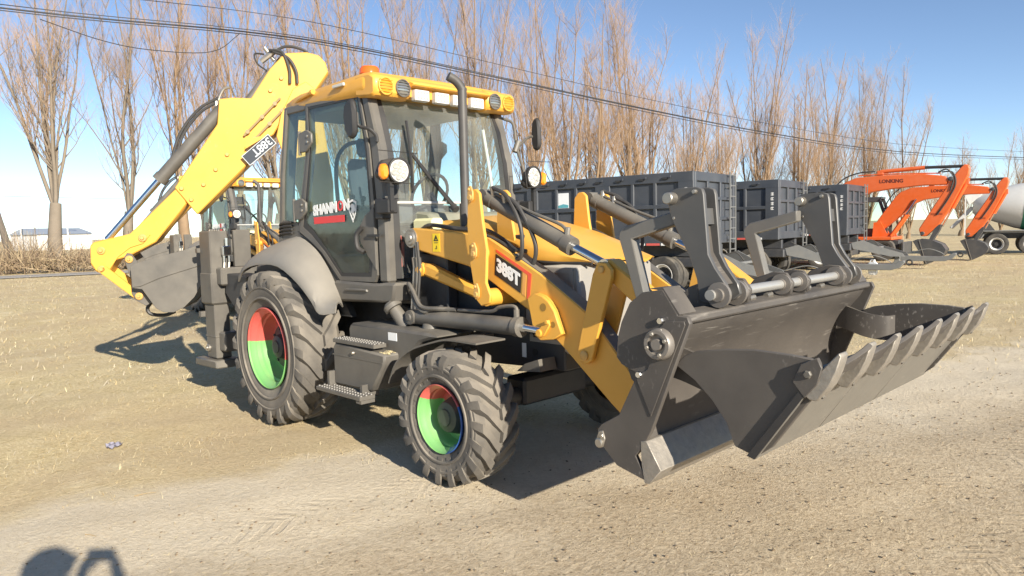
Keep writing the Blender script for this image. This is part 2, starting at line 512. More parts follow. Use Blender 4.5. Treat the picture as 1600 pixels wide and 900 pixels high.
# ------------------------------------------------------------------ loose straw and grass
def blades(name, pts, length, width, lift, mats, label, cat, z0=None):
    """flat tapering straws: pts (n,2); lift 0 = lying, 1 = upright"""
    n = len(pts)
    a = rng.uniform(0, 2 * np.pi, n)
    ln = length[0] + (length[1] - length[0]) * rng.random(n) ** 1.6
    wd = width * (0.6 + 0.8 * rng.random(n))
    lf = lift[0] + (lift[1] - lift[0]) * rng.random(n)
    dx, dy, dz = np.cos(a) * np.cos(lf), np.sin(a) * np.cos(lf), np.sin(lf)
    px, py = -np.sin(a), np.cos(a)
    z = relief(pts[:, 0], pts[:, 1]) * np.clip(1.2 - np.hypot(pts[:, 0], pts[:, 1]) / 60, 0, 1) - 0.004
    base = np.stack([pts[:, 0], pts[:, 1], z], -1)
    d = np.stack([dx, dy, dz], -1) * ln[:, None]
    s = np.stack([px, py, np.full(n, 0.25)], -1) * wd[:, None]
    mid_ = base + d * 0.55 + np.array([0, 0, 1]) * (ln * 0.06)[:, None]
    tip = base + d + np.stack([np.zeros(n), np.zeros(n), -ln * 0.10 * (lf > 0.3)], -1)
    co = np.stack([base - s, base + s, mid_ + s * 0.8, mid_ - s * 0.8, tip + s * 0.25, tip - s * 0.25], 1).reshape(-1, 3)
    i = np.arange(n)[:, None] * 6
    f = np.concatenate([i + np.array([[0, 1, 2, 3]]), i + np.array([[3, 2, 4, 5]])], 1).reshape(-1, 4)
    me = bpy.data.meshes.new(name)
    fast_mesh(me, co, f)
    for q in mats: me.materials.append(q)
    mi = np.repeat(rng.integers(0, len(mats), n), 2).astype(np.int32)
    me.polygons.foreach_set('material_index', mi)
    o = bpy.data.objects.new(name, me); COL.objects.link(o)
    return tag(o, label, cat, kind='stuff')
STR = [mat('straw_pale', (0.66, 0.56, 0.34), 0.85), mat('straw_gold', (0.56, 0.43, 0.22), 0.85), mat('straw_brown', (0.36, 0.26, 0.13), 0.9), mat('straw_grey', (0.52, 0.45, 0.33), 0.9)]
def scatter(n, x0, x1, y0, y1, keep):
    p = np.stack([rng.uniform(x0, x1, n), rng.uniform(y0, y1, n)], -1)
    u = track_u(p[:, 0], p[:, 1]) + 0.5 * np.sin(p[:, 0] * 2.1 + p[:, 1] * 0.7) * np.sin(p[:, 1] * 1.7)
    return p[rng.random(n) < keep(u, p)]
camxy = np.array([6.179, -4.0126])
def clump(p, k):
    return 0.5 + 0.5 * np.sin(p[:, 0] * 3.1 * k + 1.7 * np.sin(p[:, 1] * 2.3 * k)) * np.sin(p[:, 1] * 2.7 * k + 1.3 * np.sin(p[:, 0] * 1.9 * k))
gp = scatter(330000, -14, 3.0, -7, 11, lambda u, p: np.where(u < 0.1, 0.06 + 0.94 * clump(p, 1.0) ** 2, 0.02) * np.clip(1.35 - np.hypot(p[:, 0] - camxy[0], p[:, 1] - camxy[1]) / 17, 0.1, 1))
blades('dry_grass', gp, (0.015, 0.065), 0.0014, (0.05, 0.8), STR[:2] + [STR[0], STR[3]], 'short dry yellow grass around the machine', 'grass')
gp = scatter(130000, -36, 10, -8, 34, lambda u, p: np.where(u < 0.5, 0.9, 0.25) * (np.hypot(p[:, 0] - camxy[0], p[:, 1] - camxy[1]) > 9))
blades('far_dry_grass', gp, (0.04, 0.12), 0.0035, (0.1, 0.9), STR[:2] + [STR[3]], 'dry grass of the field towards the road', 'grass')
gp = scatter(70000, 1.0, 7.5, -5, 8, lambda u, p: np.where(u > 0.9, 0.35 + 0.6 * clump(p, 1.6), 0.06) * np.clip(1.5 - np.hypot(p[:, 0] - camxy[0], p[:, 1] - camxy[1]) / 9, 0.15, 1))
blades('straw_litter', gp, (0.006, 0.034), 0.0013, (-0.05, 0.25), [STR[0], STR[3], STR[3], STR[2]], 'chopped straw litter trodden into the bare dirt', 'straw')

# clods and leaf scraps lying on the dirt
def clod(r):
    bm = bmesh.new(); bmesh.ops.create_icosphere(bm, subdivisions=1, radius=r)
    for v in bm.verts:
        v.co = Vector((v.co.x * random.uniform(0.7, 1.4), v.co.y * random.uniform(0.6, 1.1), v.co.z * random.uniform(0.35, 0.6)))
    bm.verts.index_update()
    g = ([tuple(v.co) for v in bm.verts], [tuple(v.index for v in f.verts) for f in bm.faces]); bm.free(); return g
cl = []
for i in range(2200):
    x, y = random.uniform(1.5, 6.5), random.uniform(-4.5, 6)
    if track_u(x, y) < 1.0 and random.random() < 0.85: continue
    z = float(relief(np.array(x), np.array(y)))
    cl.append(xform(clod(random.uniform(0.003, 0.011)), Matrix.Translation((x, y, z)) @ Matrix.Rotation(random.uniform(0, 6), 4, 'Z')))
tag(obj('dirt_crumbs', cl, mat('crumb_brown', (0.24, 0.18, 0.115), 0.95, var=0.3)), 'dark crumbs of soil and leaf scattered on the dirt', 'dirt', kind='stuff')
for x, y, l, a in ((1.55, -2.95, 0.09, 0.4), (1.10, -2.55, 0.13, 1.3), (1.9, -3.05, 0.12, 0.9)):
    z = float(relief(np.array(x), np.array(y)))
    d_ = Vector((math.cos(a), math.sin(a), 0)) * l
    tag(obj('twig', [tube([Vector((x, y, z + 0.002)), Vector((x, y, z + 0.006)) + d_ * 0.5, Vector((x, y, z + 0.003)) + d_], [0.003, 0.0015], 5)], STR[2]), 'short dry twig lying on the pale dust track', 'twig', 'twigs on the dust track')
lx, ly = -0.34, -2.33
lz = float(relief(np.array(lx), np.array(ly)))
lrows = [[(lx + i * 0.022 + 0.008 * math.sin(j * 2.1), ly + j * 0.022, lz + 0.022 + 0.012 * math.sin(i * 1.9 + j) + 0.008 * math.cos(j * 2.3 - i)) for i in range(6)] for j in range(6)]
tag(obj('plastic_scrap', [shell(lrows, 0.0015)], mat('lilac_plastic', (0.27, 0.26, 0.32), 0.45), smooth=20), 'small crumpled lilac plastic scrap lying in the dry grass', 'litter')

# ------------------------------------------------------------------ road, brush, far things on the left
RD = Vector((0.42, 0.907, 0)).normalized()           # the road and the tree row run this way
RN = Vector((-RD.y, RD.x, 0))
R0 = Vector((-35.2, 4.2, 0))
def strip(c, dirv, half, l0, l1, z, nm, m):
    n = Vector((-dirv.y, dirv.x, 0))
    k = 40
    rows = [[c + dirv * (l0 + (l1 - l0) * i / k) + n * half * s + Vector((0, 0, z)) for s in (-1, 1)] for i in range(k + 1)]
    return obj(nm, [grid(rows)], m, smooth=0)
road_dir = Vector((0.22, 0.975, 0)).normalized()
rd = strip(Vector((-34.0, 6.0, 0)), road_dir, 1.6, -60, 22, 0.03, 'road', mat('worn_asphalt', (0.40, 0.375, 0.34), 0.9, var=0.15, scale=3, bump=0.2))
tag(rd, 'narrow grey asphalt road beyond the dry field', 'road', kind='structure')
# brush: cut branches and tall dry weeds along the far road side
def ribbons(name, base, vec, width, m, taper=0.3):
    n = len(base)
    side = np.cross(vec, np.array([0.71, -0.70, 0.0])) 
    side /= np.linalg.norm(side, axis=1)[:, None] + 1e-9
    s = side * width[:, None]
    tip = base + vec
    co = np.stack([base - s, base + s, tip + s * taper, tip - s * taper], 1).reshape(-1, 3)
    f = np.arange(n * 4).reshape(n, 4)
    me = bpy.data.meshes.new(name); fast_mesh(me, co, f); me.materials.append(m)
    return me
def ribbon_tubes(base, vec, r, curve=0.0):
    """three-sided tapering twigs as real tubes"""
    n = len(base)
    d = vec / (np.linalg.norm(vec, axis=1)[:, None] + 1e-9)
    a = np.cross(d, np.array([0.3, 0.5, 0.81])); a /= np.linalg.norm(a, axis=1)[:, None] + 1e-9
    b = np.cross(d, a)
    ring = []
    for k in range(3):
        t = 2 * np.pi * k / 3
        ring.append(a * np.cos(t) + b * np.sin(t))
    co = np.stack([base + q * r[:, None] for q in ring] + [base + vec + q * r[:, None] * 0.35 for q in ring], 1).reshape(-1, 3)
    i = np.arange(n)[:, None] * 6
    f = np.concatenate([i + np.array([[0, 1, 4, 3]]), i + np.array([[1, 2, 5, 4]]), i + np.array([[2, 0, 3, 5]])], 1).reshape(-1, 4)
    return co, f
nb = 20000
t_ = rng.uniform(-50, 26, nb); off = rng.uniform(2.6, 6.5, nb)
bb = np.stack([-34.0 + road_dir.x * t_ - road_dir.y * off, 6.0 + road_dir.y * t_ + road_dir.x * off, np.zeros(nb)], -1)
ang = rng.uniform(0, 2 * np.pi, nb); el_ = rng.uniform(0.15, 1.45, nb); ln = rng.uniform(0.5, 1.9, nb) * (0.75 + 0.5 * np.sin(t_ * 0.6) ** 2)
bb[:, 2] = rng.uniform(0, 0.7, nb)
vec = np.stack([np.cos(ang) * np.cos(el_), np.sin(ang) * np.cos(el_), np.sin(el_)], -1) * ln[:, None]
co, fc = ribbon_tubes(bb, vec, rng.uniform(0.006, 0.02, nb))
me = bpy.data.meshes.new('brush'); fast_mesh(me, co, fc); 
for q in (mat('brush_brown', (0.36, 0.265, 0.17), 0.9, var=0.3), mat('brush_dark', (0.20, 0.145, 0.10), 0.9), mat('brush_straw', (0.46, 0.36, 0.22), 0.9)): me.materials.append(q)
me.polygons.foreach_set('material_index', np.repeat(rng.integers(0, 3, nb), 3).astype(np.int32))
o = bpy.data.objects.new('brush', me); COL.objects.link(o); tag(o, 'low tangle of brown brush and dry weeds along the road', 'brush', kind='stuff')

# far white buildings and street lamps
WB = mat('far_white_wall', (0.62, 0.62, 0.61), 0.8)
WR = mat('far_pale_roof', (0.30, 0.34, 0.40), 0.6)
def shed(loc, w, d, h, rz, label, mono=False):
    t = thing('white_shed', label, 'building', loc, rz)
    obj('wall', [box(-w / 2, w / 2, -d / 2, d / 2, 0, h)], WB, t, smooth=0)
    obj('roof', [prism([(-d / 2 - 0.4, h), (0, h + 1.1), (d / 2 + 0.4, h)], -w / 2 - 0.3, w / 2 + 0.3, fn=lambda u, v, z: (z, u, v))], WR, t, smooth=0)
    for i in range(int(w // 5)):
        x = -w / 2 + 2.5 + i * 5
        obj('window', [box(x - 1.0, x + 1.0, -d / 2 - 0.06, -d / 2 + 0.05, h * 0.35, h * 0.65)], mat('far_window', (0.25, 0.30, 0.36), 0.3), t, smooth=0)
    return t
shed((-158.0, 10.0, 0), 22, 10, 2.4, R(104), 'long low white shed far across the field, at the end of the brush')
shed((-141.0, 28.0, 0), 9, 9, 2.7, R(104), 'taller short white shed far across the field beside two street lamps')
for (x, y), h, lab in (((-136.34, 22.64), 6.7, 'white street lamp beside the leaning bare post'), ((-130.91, 28.16), 6.9, 'white street lamp just right of the nearest bare trunk'), ((-123.83, 35.35), 6.2, 'white street lamp seen under the digging arm')):
    t = thing('street_lamp', lab, 'street lamp', (x, y, 0), R(50))
    obj('pole', [tube([(0, 0, 0), (0, 0, h)], [0.14, 0.09], 8, smooth=False)], WB, t)
    obj('lamp_head', [tube([(0, 0, h - 0.1), (0.3, 0, h + 0.15), (1.3, 0, h + 0.25)], [0.08, 0.12], 6)], WB, t)
t = thing('dead_trunk', 'leaning bare dark post of dead wood at the road side', 'dead tree', (-39.3, 3.93, 0))
obj('trunk', [tube([(0, 0, 0), (0.0, -0.12, 1.6), (-0.1, -0.35, 3.0), (-0.15, -0.5, 4.1)], [0.22, 0.10], 8)], mat('dead_wood', (0.13, 0.11, 0.09), 0.9, var=0.3, bump=0.4), t)

# ------------------------------------------------------------------ bare trees
BARK = mat('poplar_bark', (0.255, 0.175, 0.105), 0.9, var=0.35, scale=3, bump=0.4, bscale=20)
BARKG = mat('poplar_bark_grey', (0.20, 0.165, 0.125), 0.9, var=0.3, scale=3, bump=0.4, bscale=20)
TWIG = mat('poplar_twig', (0.45, 0.31, 0.20), 0.9, var=0.25, scale=2)
def tree_meshes(seed, h=15.0, trunk_h=2.4, stems=6, spread=2.0, twigs=2600, bark=None, slim=False):
    r = np.random.default_rng(seed)
    geoms = []
    tr = 0.23
    top = Vector((r.uniform(-.15, .15), r.uniform(-.15, .15), trunk_h))
    geoms.append(tube([(0, 0, -0.1), (0.02, 0.0, trunk_h * 0.5), top], [tr * 1.15, tr * 0.80], 10))
    tb, tv, tw = [], [], []
    def limb(p0, az, lean, ln, r0, depth):
        n = 7
        pts, p = [], Vector(p0)
        a, le = az, lean
        for i in range(n + 1):
            pts.append(p.copy())
            d = Vector((math.cos(a) * math.sin(le), math.sin(a) * math.sin(le), math.cos(le)))
            p = p + d * (ln / n)
            a += r.uniform(-0.5, 0.5); le = max(0.03, le * (0.86 if depth == 0 else 0.90) + r.uniform(-0.11, 0.13))
        geoms.append(tube(pts, [r0, r0 * 0.16], 7 if depth == 0 else 5, k=2))
        if depth < 2:
            nb_ = (int(ln * 1.15) if depth == 0 else int(ln * 0.9) + 1)
            for _ in range(nb_):
                f = r.uniform(0.12, 0.95); i = min(n - 1, int(f * n)); q = pts[i].lerp(pts[i + 1], f * n - i)
                limb(q, r.uniform(0, 6.28), r.uniform(0.30, 0.75), (ln * (1 - f) * 0.42 + 0.8) * r.uniform(0.5, 1.15), max(0.010, r0 * (1 - 0.84 * f) * 0.45), depth + 1)
        k = int(ln * (3.0 if depth == 0 else 6.0 if depth == 1 else 7.5))
        for _ in range(k):
            f = r.uniform(0.15 if depth else 0.3, 1.0); i = min(n - 1, int(f * n)); q = pts[i].lerp(pts[i + 1], f * n - i)
            aa = r.uniform(0, 6.28); le2 = r.uniform(0.15, 0.85); l2 = r.uniform(0.3, 1.0)
            tb.append(q); tv.append((math.cos(aa) * math.sin(le2) * l2, math.sin(aa) * math.sin(le2) * l2, math.cos(le2) * l2)); tw.append(r.uniform(0.003, 0.006))
    for s in range(stems):
        az = 2 * math.pi * s / stems + r.uniform(-0.5, 0.5)
        z0 = trunk_h * r.uniform(0.82, 1.0)
        limb(top * (z0 / trunk_h), az, r.uniform(0.05, 0.36) * spread, (h - trunk_h) * r.uniform(0.55, 1.02), r.uniform(0.045, 0.095), 0)
    base, vec, wid = np.array([tuple(q) for q in tb]), np.array(tv), np.array(tw)
    co, f = ribbon_tubes(base, vec, wid)
    # a second order of fine shoots off the twigs
    sel = r.integers(0, len(base), int(len(base) * 0.9)); fr = r.uniform(0.2, 0.95, len(sel))
    b2 = base[sel] + vec[sel] * fr[:, None]
    v2 = vec[sel] * 0.5 + r.normal(0, 0.17, (len(sel), 3)) + np.array([0, 0, 0.15])
    co2, f2 = ribbon_tubes(b2, v2, np.full(len(sel), 0.0028))
    me = bpy.data.meshes.new('crown'); fast_mesh(me, np.concatenate([co, co2]), np.concatenate([f, f2 + len(co)])); me.materials.append(TWIG)
    mt = mesh_of('trunk', geoms, bark or BARK, 60)
    return mt, me
KIND = [tree_meshes(11, 15.0, 2.5, 5, 0.75, bark=BARKG), tree_meshes(12, 15.5, 2.6, 7, 0.85, bark=BARKG), tree_meshes(13, 14.0, 1.2, 6, 0.7), tree_meshes(14, 13.5, 0.8, 8, 0.9), tree_meshes(15, 13.0, 0.5, 6, 1.1), tree_meshes(16, 16.5, 3.0, 4, 0.55)]
def tree(kind, x, y, sc, rz, label, group=None):
    t = thing('poplar_tree', label, 'tree', (x, y, 0), rz, group)
    for nm, me in zip(('trunk', 'crown'), KIND[kind]):
        q = bpy.data.objects.new(nm, me); COL.objects.link(q); q.parent = t
    rr_ = random.Random(int(abs(x * 97 + y * 31)))
    t.scale = (sc * rr_.uniform(0.9, 1.4), sc * rr_.uniform(0.9, 1.4), sc * rr_.uniform(0.88, 1.16))
    t.rotation_euler = (rr_.uniform(-0.05, 0.05), rr_.uniform(-0.05, 0.05), rz)
    return t
tree(1, -38.81, 5.87, 1.22, 0.3, 'bare poplar with a thick pale trunk standing clear beside the road')
tree(0, -41.0, -2.2, 1.2, 2.2, 'bare poplar at the edge of the view reaching branches over the leaning post')
tree(0, -38.0, 9.36, 1.28, 4.4, 'bare grey poplar whose trunk rises behind the digging arm')
GL = 'bare poplar rising behind the yellow digging arm and cab'
for i, (x, y, k, s) in enumerate(((-36.9, 12.0, 5, 1.0), (-38.5, 13.9, 2, 0.95), (-36.4, 15.4, 5, 0.95), (-35.57, 17.2, 1, 1.0), (-36.4, 19.2, 5, 1.02), (-33.9, 21.6, 2, 1.08), (-35.2, 23.4, 0, 1.0), (-32.6, 24.8, 5, 0.97), (-33.6, 27.0, 1, 1.0), (-30.8, 29.1, 2, 1.05), (-31.9, 31.0, 5, 0.9))):
    tree(k, x, y, s * 1.3, i * 1.9, GL, 'poplars behind the machine')
GR = 'bare poplar rising behind the row of dark dump trailers'
for i, (x, y, k, s) in enumerate(((-29.0, 32.9, 3, 1.1), (-27.9, 35.3, 2, 1.1), (-27.1, 37.2, 3, 1.02), (-25.7, 39.7, 5, 1.0), (-26.0, 41.9, 3, 1.08), (-23.8, 43.5, 4, 1.0), (-24.6, 45.6, 2, 0.98), (-22.3, 46.9, 3, 1.0), (-20.6, 49.5, 2, 1.1), (-21.5, 51.7, 4, 0.98), (-18.9, 52.6, 3, 0.96), (-18.2, 55.4, 2, 0.98), (-17.3, 57.0, 4, 0.95), (-15.9, 58.9, 3, 0.9), (-16.6, 61.0, 5, 0.82), (-14.0, 61.4, 4, 0.9))):
    tree(k, x, y, s * (1.22 if i < 5 else 1.06), i * 2.3 + 0.7, GR, 'poplars behind the trailers')
GE = 'smaller bare poplar far beyond the orange excavators and mixer truck'
for i, (x, y, k, s) in enumerate(((-13.5, 69.0, 4, 0.72), (-13.2, 76.0, 3, 0.8), (-8.4, 80.5, 3, 0.78), (-11.6, 84.0, 4, 0.75), (-6.4, 76.0, 4, 0.62), (-15.0, 66.5, 3, 0.62))):
    tree(k, x, y, s, i * 1.3, GE, 'far poplars beyond the excavators')

# overhead cables, spanning between poles outside the view
CB = mat('cable_black', (0.03, 0.03, 0.032), 0.6)
main = [(-16.8, -7.6, 7.6), (-15.84, 0.04, 7.49), (-14.74, 5.79, 7.66), (-14.07, 9.28, 7.58), (-12.93, 15.06, 7.10), (-11.7, 21.29, 6.56), (-10.11, 29.45, 5.99), (-7.94, 40.6, 5.55), (-4.85, 56.77, 5.77), (-3.5, 64, 6.0)]
def cable(dz0, dz1, r, label, pts=main, wob=0.0):
    n = len(pts)
    q = [(x + wob * math.sin(i), y, z + dz0 + (dz1 - dz0) * i / (n - 1)) for i, (x, y, z) in enumerate(pts)]
    return tag(obj('overhead_cable', [tube(q, r, 6, k=5)], CB, smooth=60), label, 'cable')
cable(0, 0, 0.022, 'thickest black overhead cable passing above the cab roof')
cable(0.10, -0.03, 0.012, 'thin overhead cable running close along the thickest one')
cable(0.62, 0.35, 0.010, 'uppermost thin overhead cable above the thick ones', wob=0.1)
cable(-0.05, -0.14, 0.014, 'overhead cable hanging just under the thickest one')
tag(obj('overhead_cable', [tube([(-15.9, 0.9, 7.38), (-15.4, 2.2, 6.95), (-15.2, 3.4, 6.85), (-14.9, 4.9, 6.98), (-14.75, 5.7, 7.60)], 0.012, 6, k=6)], CB), 'slack loop of cable sagging below the others, left of the digging arm', 'cable')
tag(obj('overhead_cable', [tube([(-60.0, 2.0, 5.2), (-52.0, 14.0, 4.6), (-44.0, 30.0, 4.3)], 0.012, 5, k=8)], CB), 'faint thin cable low above the brush behind the digging arm', 'cable')
# ------------------------------------------------------------------ the backhoe loader (x forward, y to its left, rear axle at x = 0)
BH = thing('backhoe_loader', 'yellow and grey backhoe loader with raised open bucket and red, green and blue wheel rims', 'backhoe loader')

def P(name, geoms, m, parent=None, **k):
    return obj(name, geoms, m, BH if parent is None else parent, **k)

def P2(name, g, m):
    P(name, [g], m)
    P(name, [mirror(g)], m)

def both(g):
    return [g, mirror(g)]

# ---- wheels
def tyre_geom(c, R0, rim_r, w, lug_h, nlug, skew, lug_w, side):
    hw = w / 2
    Rc = R0 - lug_h
    prof = [(rim_r * 0.97, -hw * 0.74), (rim_r + 0.02, -hw * 0.84), (rim_r + (Rc - rim_r) * 0.45, -hw * 0.99), (rim_r + (Rc - rim_r) * 0.75, -hw * 0.97), (Rc - 0.035, -hw * 0.88), (Rc - 0.006, -hw * 0.70),
            (Rc, 0.0), (Rc - 0.006, hw * 0.70), (Rc - 0.035, hw * 0.88), (rim_r + (Rc - rim_r) * 0.75, hw * 0.97), (rim_r + (Rc - rim_r) * 0.45, hw * 0.99), (rim_r + 0.02, hw * 0.84), (rim_r * 0.97, hw * 0.74)]
    gs = [lathe(prof, c, (0, 1, 0), 72)]
    V, F = [], []
    cx, cy, cz = c
    st = [(0.03, 0.0, 0.0), (0.35, 0.30, 0.0), (0.70, 0.68, 0.0), (0.95, 0.92, 0.012), (1.03, 1.0, 0.06), (1.01, 1.04, 0.12)]
    for sgn in (-1, 1):
        for i in range(nlug):
            a0 = 2 * math.pi * (i + (0.5 if sgn > 0 else 0)) / nlug
            o = len(V)
            for (q, sk, drop) in st:
                y = sgn * hw * q
                a = a0 + side * skew * sk
                rt = R0 - drop
                rb = Rc - 0.02 - drop * 1.1 - (0.02 if drop > 0.05 else 0)
                wt = lug_w * (1.0 - 0.12 * q)
                wb = wt * 1.45
                for (rr, ww) in ((rb, -wb), (rt, -wt), (rt, wt), (rb, wb)):
                    aa = a + ww / R0
                    yy = y - (sgn * 0.02 if rr == rb and drop > 0.05 else 0)
                    V.append((cx + math.cos(aa) * rr, cy + yy, cz + math.sin(aa) * rr))
            for k in range(len(st) - 1):
                for j in range(3):
                    F.append((o + k * 4 + j, o + k * 4 + j + 1, o + k * 4 + 5 + j, o + k * 4 + 4 + j))
            F.append((o, o + 1, o + 2, o + 3))
            e = o + (len(st) - 1) * 4
            F.append((e + 3, e + 2, e + 1, e))
    gs.append((V, F))
    # raised rings and lettering-like ribs of the side wall
    for rr in (0.30, 0.62):
        r1 = rim_r + (Rc - rim_r) * rr
        for s2 in (-1, 1):
            gs.append(lathe([(r1 - 0.012, s2 * hw * 0.95), (r1 - 0.006, s2 * hw * 1.015), (r1 + 0.006, s2 * hw * 1.015), (r1 + 0.012, s2 * hw * 0.95)], c, (0, 1, 0), 64))
    return gs

def sector_mat(geoms, c, rules):
    """one material index per face from its angle about the axle"""
    V, F, I = [], [], []
    for v, f in geoms:
        o = len(V); V += list(v); F += [tuple(i + o for i in q) for q in f]
    for q in F:
        x = sum(V[i][0] for i in q) / len(q) - c[0]; z = sum(V[i][2] for i in q) / len(q) - c[2]
        a = math.degrees(math.atan2(z, x)) % 360
        I.append(next(k for lo, hi, k in rules if (lo <= a < hi) or (lo > hi and (a >= lo or a < hi))))
    return (V, F), I

def wheel(c, R0, rim_r, w, lug_h, nlug, skew, lug_w, out, rules, dish, front):
    """out = -1 on the right side, +1 on the left; returns the wheel part with its tyre and rim"""
    hw = w / 2
    y = lambda d: out * d
    hubprof = [(0.0, y(hw * dish + 0.11)), (0.055, y(hw * dish + 0.11)), (0.06, y(hw * dish + 0.10)), (0.10, y(hw * dish + 0.09)), (0.115, y(hw * dish + 0.05)), (rim_r * 0.52, y(hw * dish + 0.03)), (rim_r * 0.56, y(hw * dish + 0.004)), (rim_r * 0.58, y(hw * dish - 0.05))]
    hub = [lathe(hubprof, c, (0, 1, 0), 32)]
    for k in range(8):
        a = 2 * math.pi * k / 8 + 0.2
        hub.append(pin((c[0] + math.cos(a) * rim_r * 0.44, c[1] + y(hw * dish + 0.03), c[2] + math.sin(a) * rim_r * 0.44), (0, out, 0), 0.015, 0.022, 6))
    wp = P('wheel', hub, CHAS if not front else mat('hub_dark_green', (0.03, 0.055, 0.035), 0.5, dust=0.3))
    t = obj('tyre', tyre_geom(c, R0, rim_r, w, lug_h, nlug, skew, lug_w, -out), RUBBER, wp, smooth=28)
    rp = [(rim_r * 0.46, y(hw * dish)), (rim_r * 0.62, y(hw * dish)), (rim_r * 0.66, y(hw * dish - 0.012)), (rim_r * 0.76, y(hw * dish - 0.012)), (rim_r * 0.80, y(hw * dish + 0.02)), (rim_r * 0.815, y(hw * 0.40)), (rim_r * 0.855, y(hw * 0.46)), (rim_r * 0.86, y(hw * 0.62)), (rim_r * 0.905, y(hw * 0.68)),
          (rim_r * 0.955, y(hw * 0.80)), (rim_r * 1.0, y(hw * 0.83)), (rim_r * 1.005, y(hw * 0.90)), (rim_r * 0.985, y(hw * 0.93)), (rim_r * 0.95, y(hw * 0.885)), (rim_r * 0.88, y(hw * 0.75))]
    g, idx = sector_mat([lathe(rp[:11] + [rp[11], rp[12]], c, (0, 1, 0), 72)], c, rules)
    r = obj('rim', [g], [RED, GREEN, BLUE], wp, smooth=40)
    r.data.polygons.foreach_set('material_index', idx)
    return wp

RW, FW = 2.465, 0.455
rear_rules = [(352, 176, 0), (176, 352, 1)]
front_rules = [(28, 148, 0), (148, 285, 1), (285, 28, 2)]
for s in (-1, 1):
    rr = rear_rules if s < 0 else rear_rules
    wheel((0.06, s * 0.895, 0.690), 0.692, 0.365, 0.43, 0.036, 20, 0.36, 0.042, s, rr, 0.0, False)
    wheel((RW, s * 0.915, 0.455), 0.458, 0.232, 0.335, 0.030, 19, 0.40, 0.034, s, front_rules, -0.02, True)
P('rear_axle', [cyl((0.06, -0.75, 0.69), (0.06, 0.75, 0.69), 0.13), cyl((0.06, -0.3, 0.69), (0.06, 0.3, 0.69), 0.2)], CHAS)
P('front_axle', [cyl((RW, -0.8, 0.48), (RW, 0.8, 0.48), 0.07), box(RW - 0.1, RW + 0.1, -0.35, 0.35, 0.42, 0.62, 0.02), cyl((RW - 0.14, -0.5, 0.48), (RW - 0.14, 0.5, 0.48), 0.025)] + both(box(RW - 0.07, RW + 0.07, -0.76, -0.66, 0.36, 0.60, 0.02)), CHAS)

# ---- chassis
ch = P('chassis', [prism([(-1.15, 0.55), (-0.4, 0.62), (1.7, 0.62), (1.9, 0.70), (2.8, 0.74), (3.02, 0.74), (3.02, 1.0), (1.6, 1.0), (1.2, 1.1), (-1.15, 1.1)], -0.42, 0.42, bev=0.012),
                   box(1.45, 1.62, -0.50, 0.50, 0.9, 1.62, 0.01)] + both(box(1.55, 1.95, -0.53, -0.43, 0.98, 1.52, 0.01)), CHAS)
obj('data_plate', [box(2.62, 2.66, -0.4235, -0.421, 0.80, 0.90)], WHITE, ch)
obj('lashing_hole', [lathe([(0.0, 0.0), (0.026, 0.0), (0.026, 0.003), (0.0, 0.003)], (2.745, -0.4205, 0.845), (0, -1, 0), 16)], BLKP, ch)
obj('stencil_mark', [box(1.985, 2.02, -0.4245, -0.421, 1.02, 1.06), box(2.04, 2.09, -0.4245, -0.421, 1.02, 1.06)], mat('faded_stencil', (0.35, 0.35, 0.34), 0.6), ch)

# engine hood: sections across x
def hood_rows():
    st = [(1.50, 1.735, 1.69), (1.80, 1.805, 1.69), (2.10, 1.812, 1.64), (2.40, 1.768, 1.56), (2.70, 1.695, 1.49), (2.95, 1.600, 1.475), (3.10, 1.530, 1.475), (3.20, 1.490, 1.47)]
    rows = []
    for x, zt, zb in st:
        hw = 0.43 if x < 2.8 else 0.43 - (x - 2.8) * 0.20
        sec = [(-hw, zb), (-hw - 0.012, zb + (zt - zb) * 0.4), (-hw * 0.94, zt - (zt - zb) * 0.22), (-hw * 0.75, zt - 0.025), (-hw * 0.4, zt - 0.004), (0, zt)]
        sec = sec + [(-a, b) for a, b in reversed(sec[:-1])]
        rows.append([(x, a, b) for a, b in sec])
    return rows
hr = hood_rows()
hd = P('hood', [shell(hr, 0.02)], YEL, smooth=60)
obj('hood_edge_seal', [tube([Vector(r[0]) + Vector((0, 0.006, -0.008)) for r in hr], 0.012, 8), tube([Vector(r[-1]) + Vector((0, -0.006, -0.008)) for r in hr], 0.012, 8)], BLK, hd)
gr = P('grille_housing', [prism([(2.62, 1.46), (3.14, 1.455), (3.17, 0.86), (2.62, 0.86)], -0.415, 0.415, bev=0.02)], mat('grille_housing_grey', (0.27, 0.26, 0.24), 0.5, dust=0.5))
obj('side_panel', [ring_plate([(2.70, 1.43), (3.10, 1.43), (3.12, 0.92), (2.70, 0.92)], [(2.73, 1.40), (3.07, 1.40), (3.09, 0.95), (2.73, 0.95)], -0.425, -0.413)], MATS['grille_housing_grey'], gr)
obj('grab_handle', [tube([(2.72, -0.42, 1.27), (2.78, -0.47, 1.27), (2.98, -0.47, 1.19), (3.02, -0.47, 1.12), (3.02, -0.42, 1.10)], 0.012)], BLK, gr)
P2('side_engine_panel', box(1.60, 2.66, -0.425, -0.405, 0.98, 1.66, 0.006), CHAS)
P('battery_cover', [box(1.52, 1.78, -0.52, -0.40, 1.60, 1.80, 0.02)], PALE)
P('hood_rear_cowl', [prism([(1.45, 1.60), (1.45, 1.86), (1.62, 1.84), (1.75, 1.70), (1.75, 1.60)], -0.44, 0.44, bev=0.015)], mat('cowl_grey_green', (0.20, 0.21, 0.16), 0.6, dust=0.5))
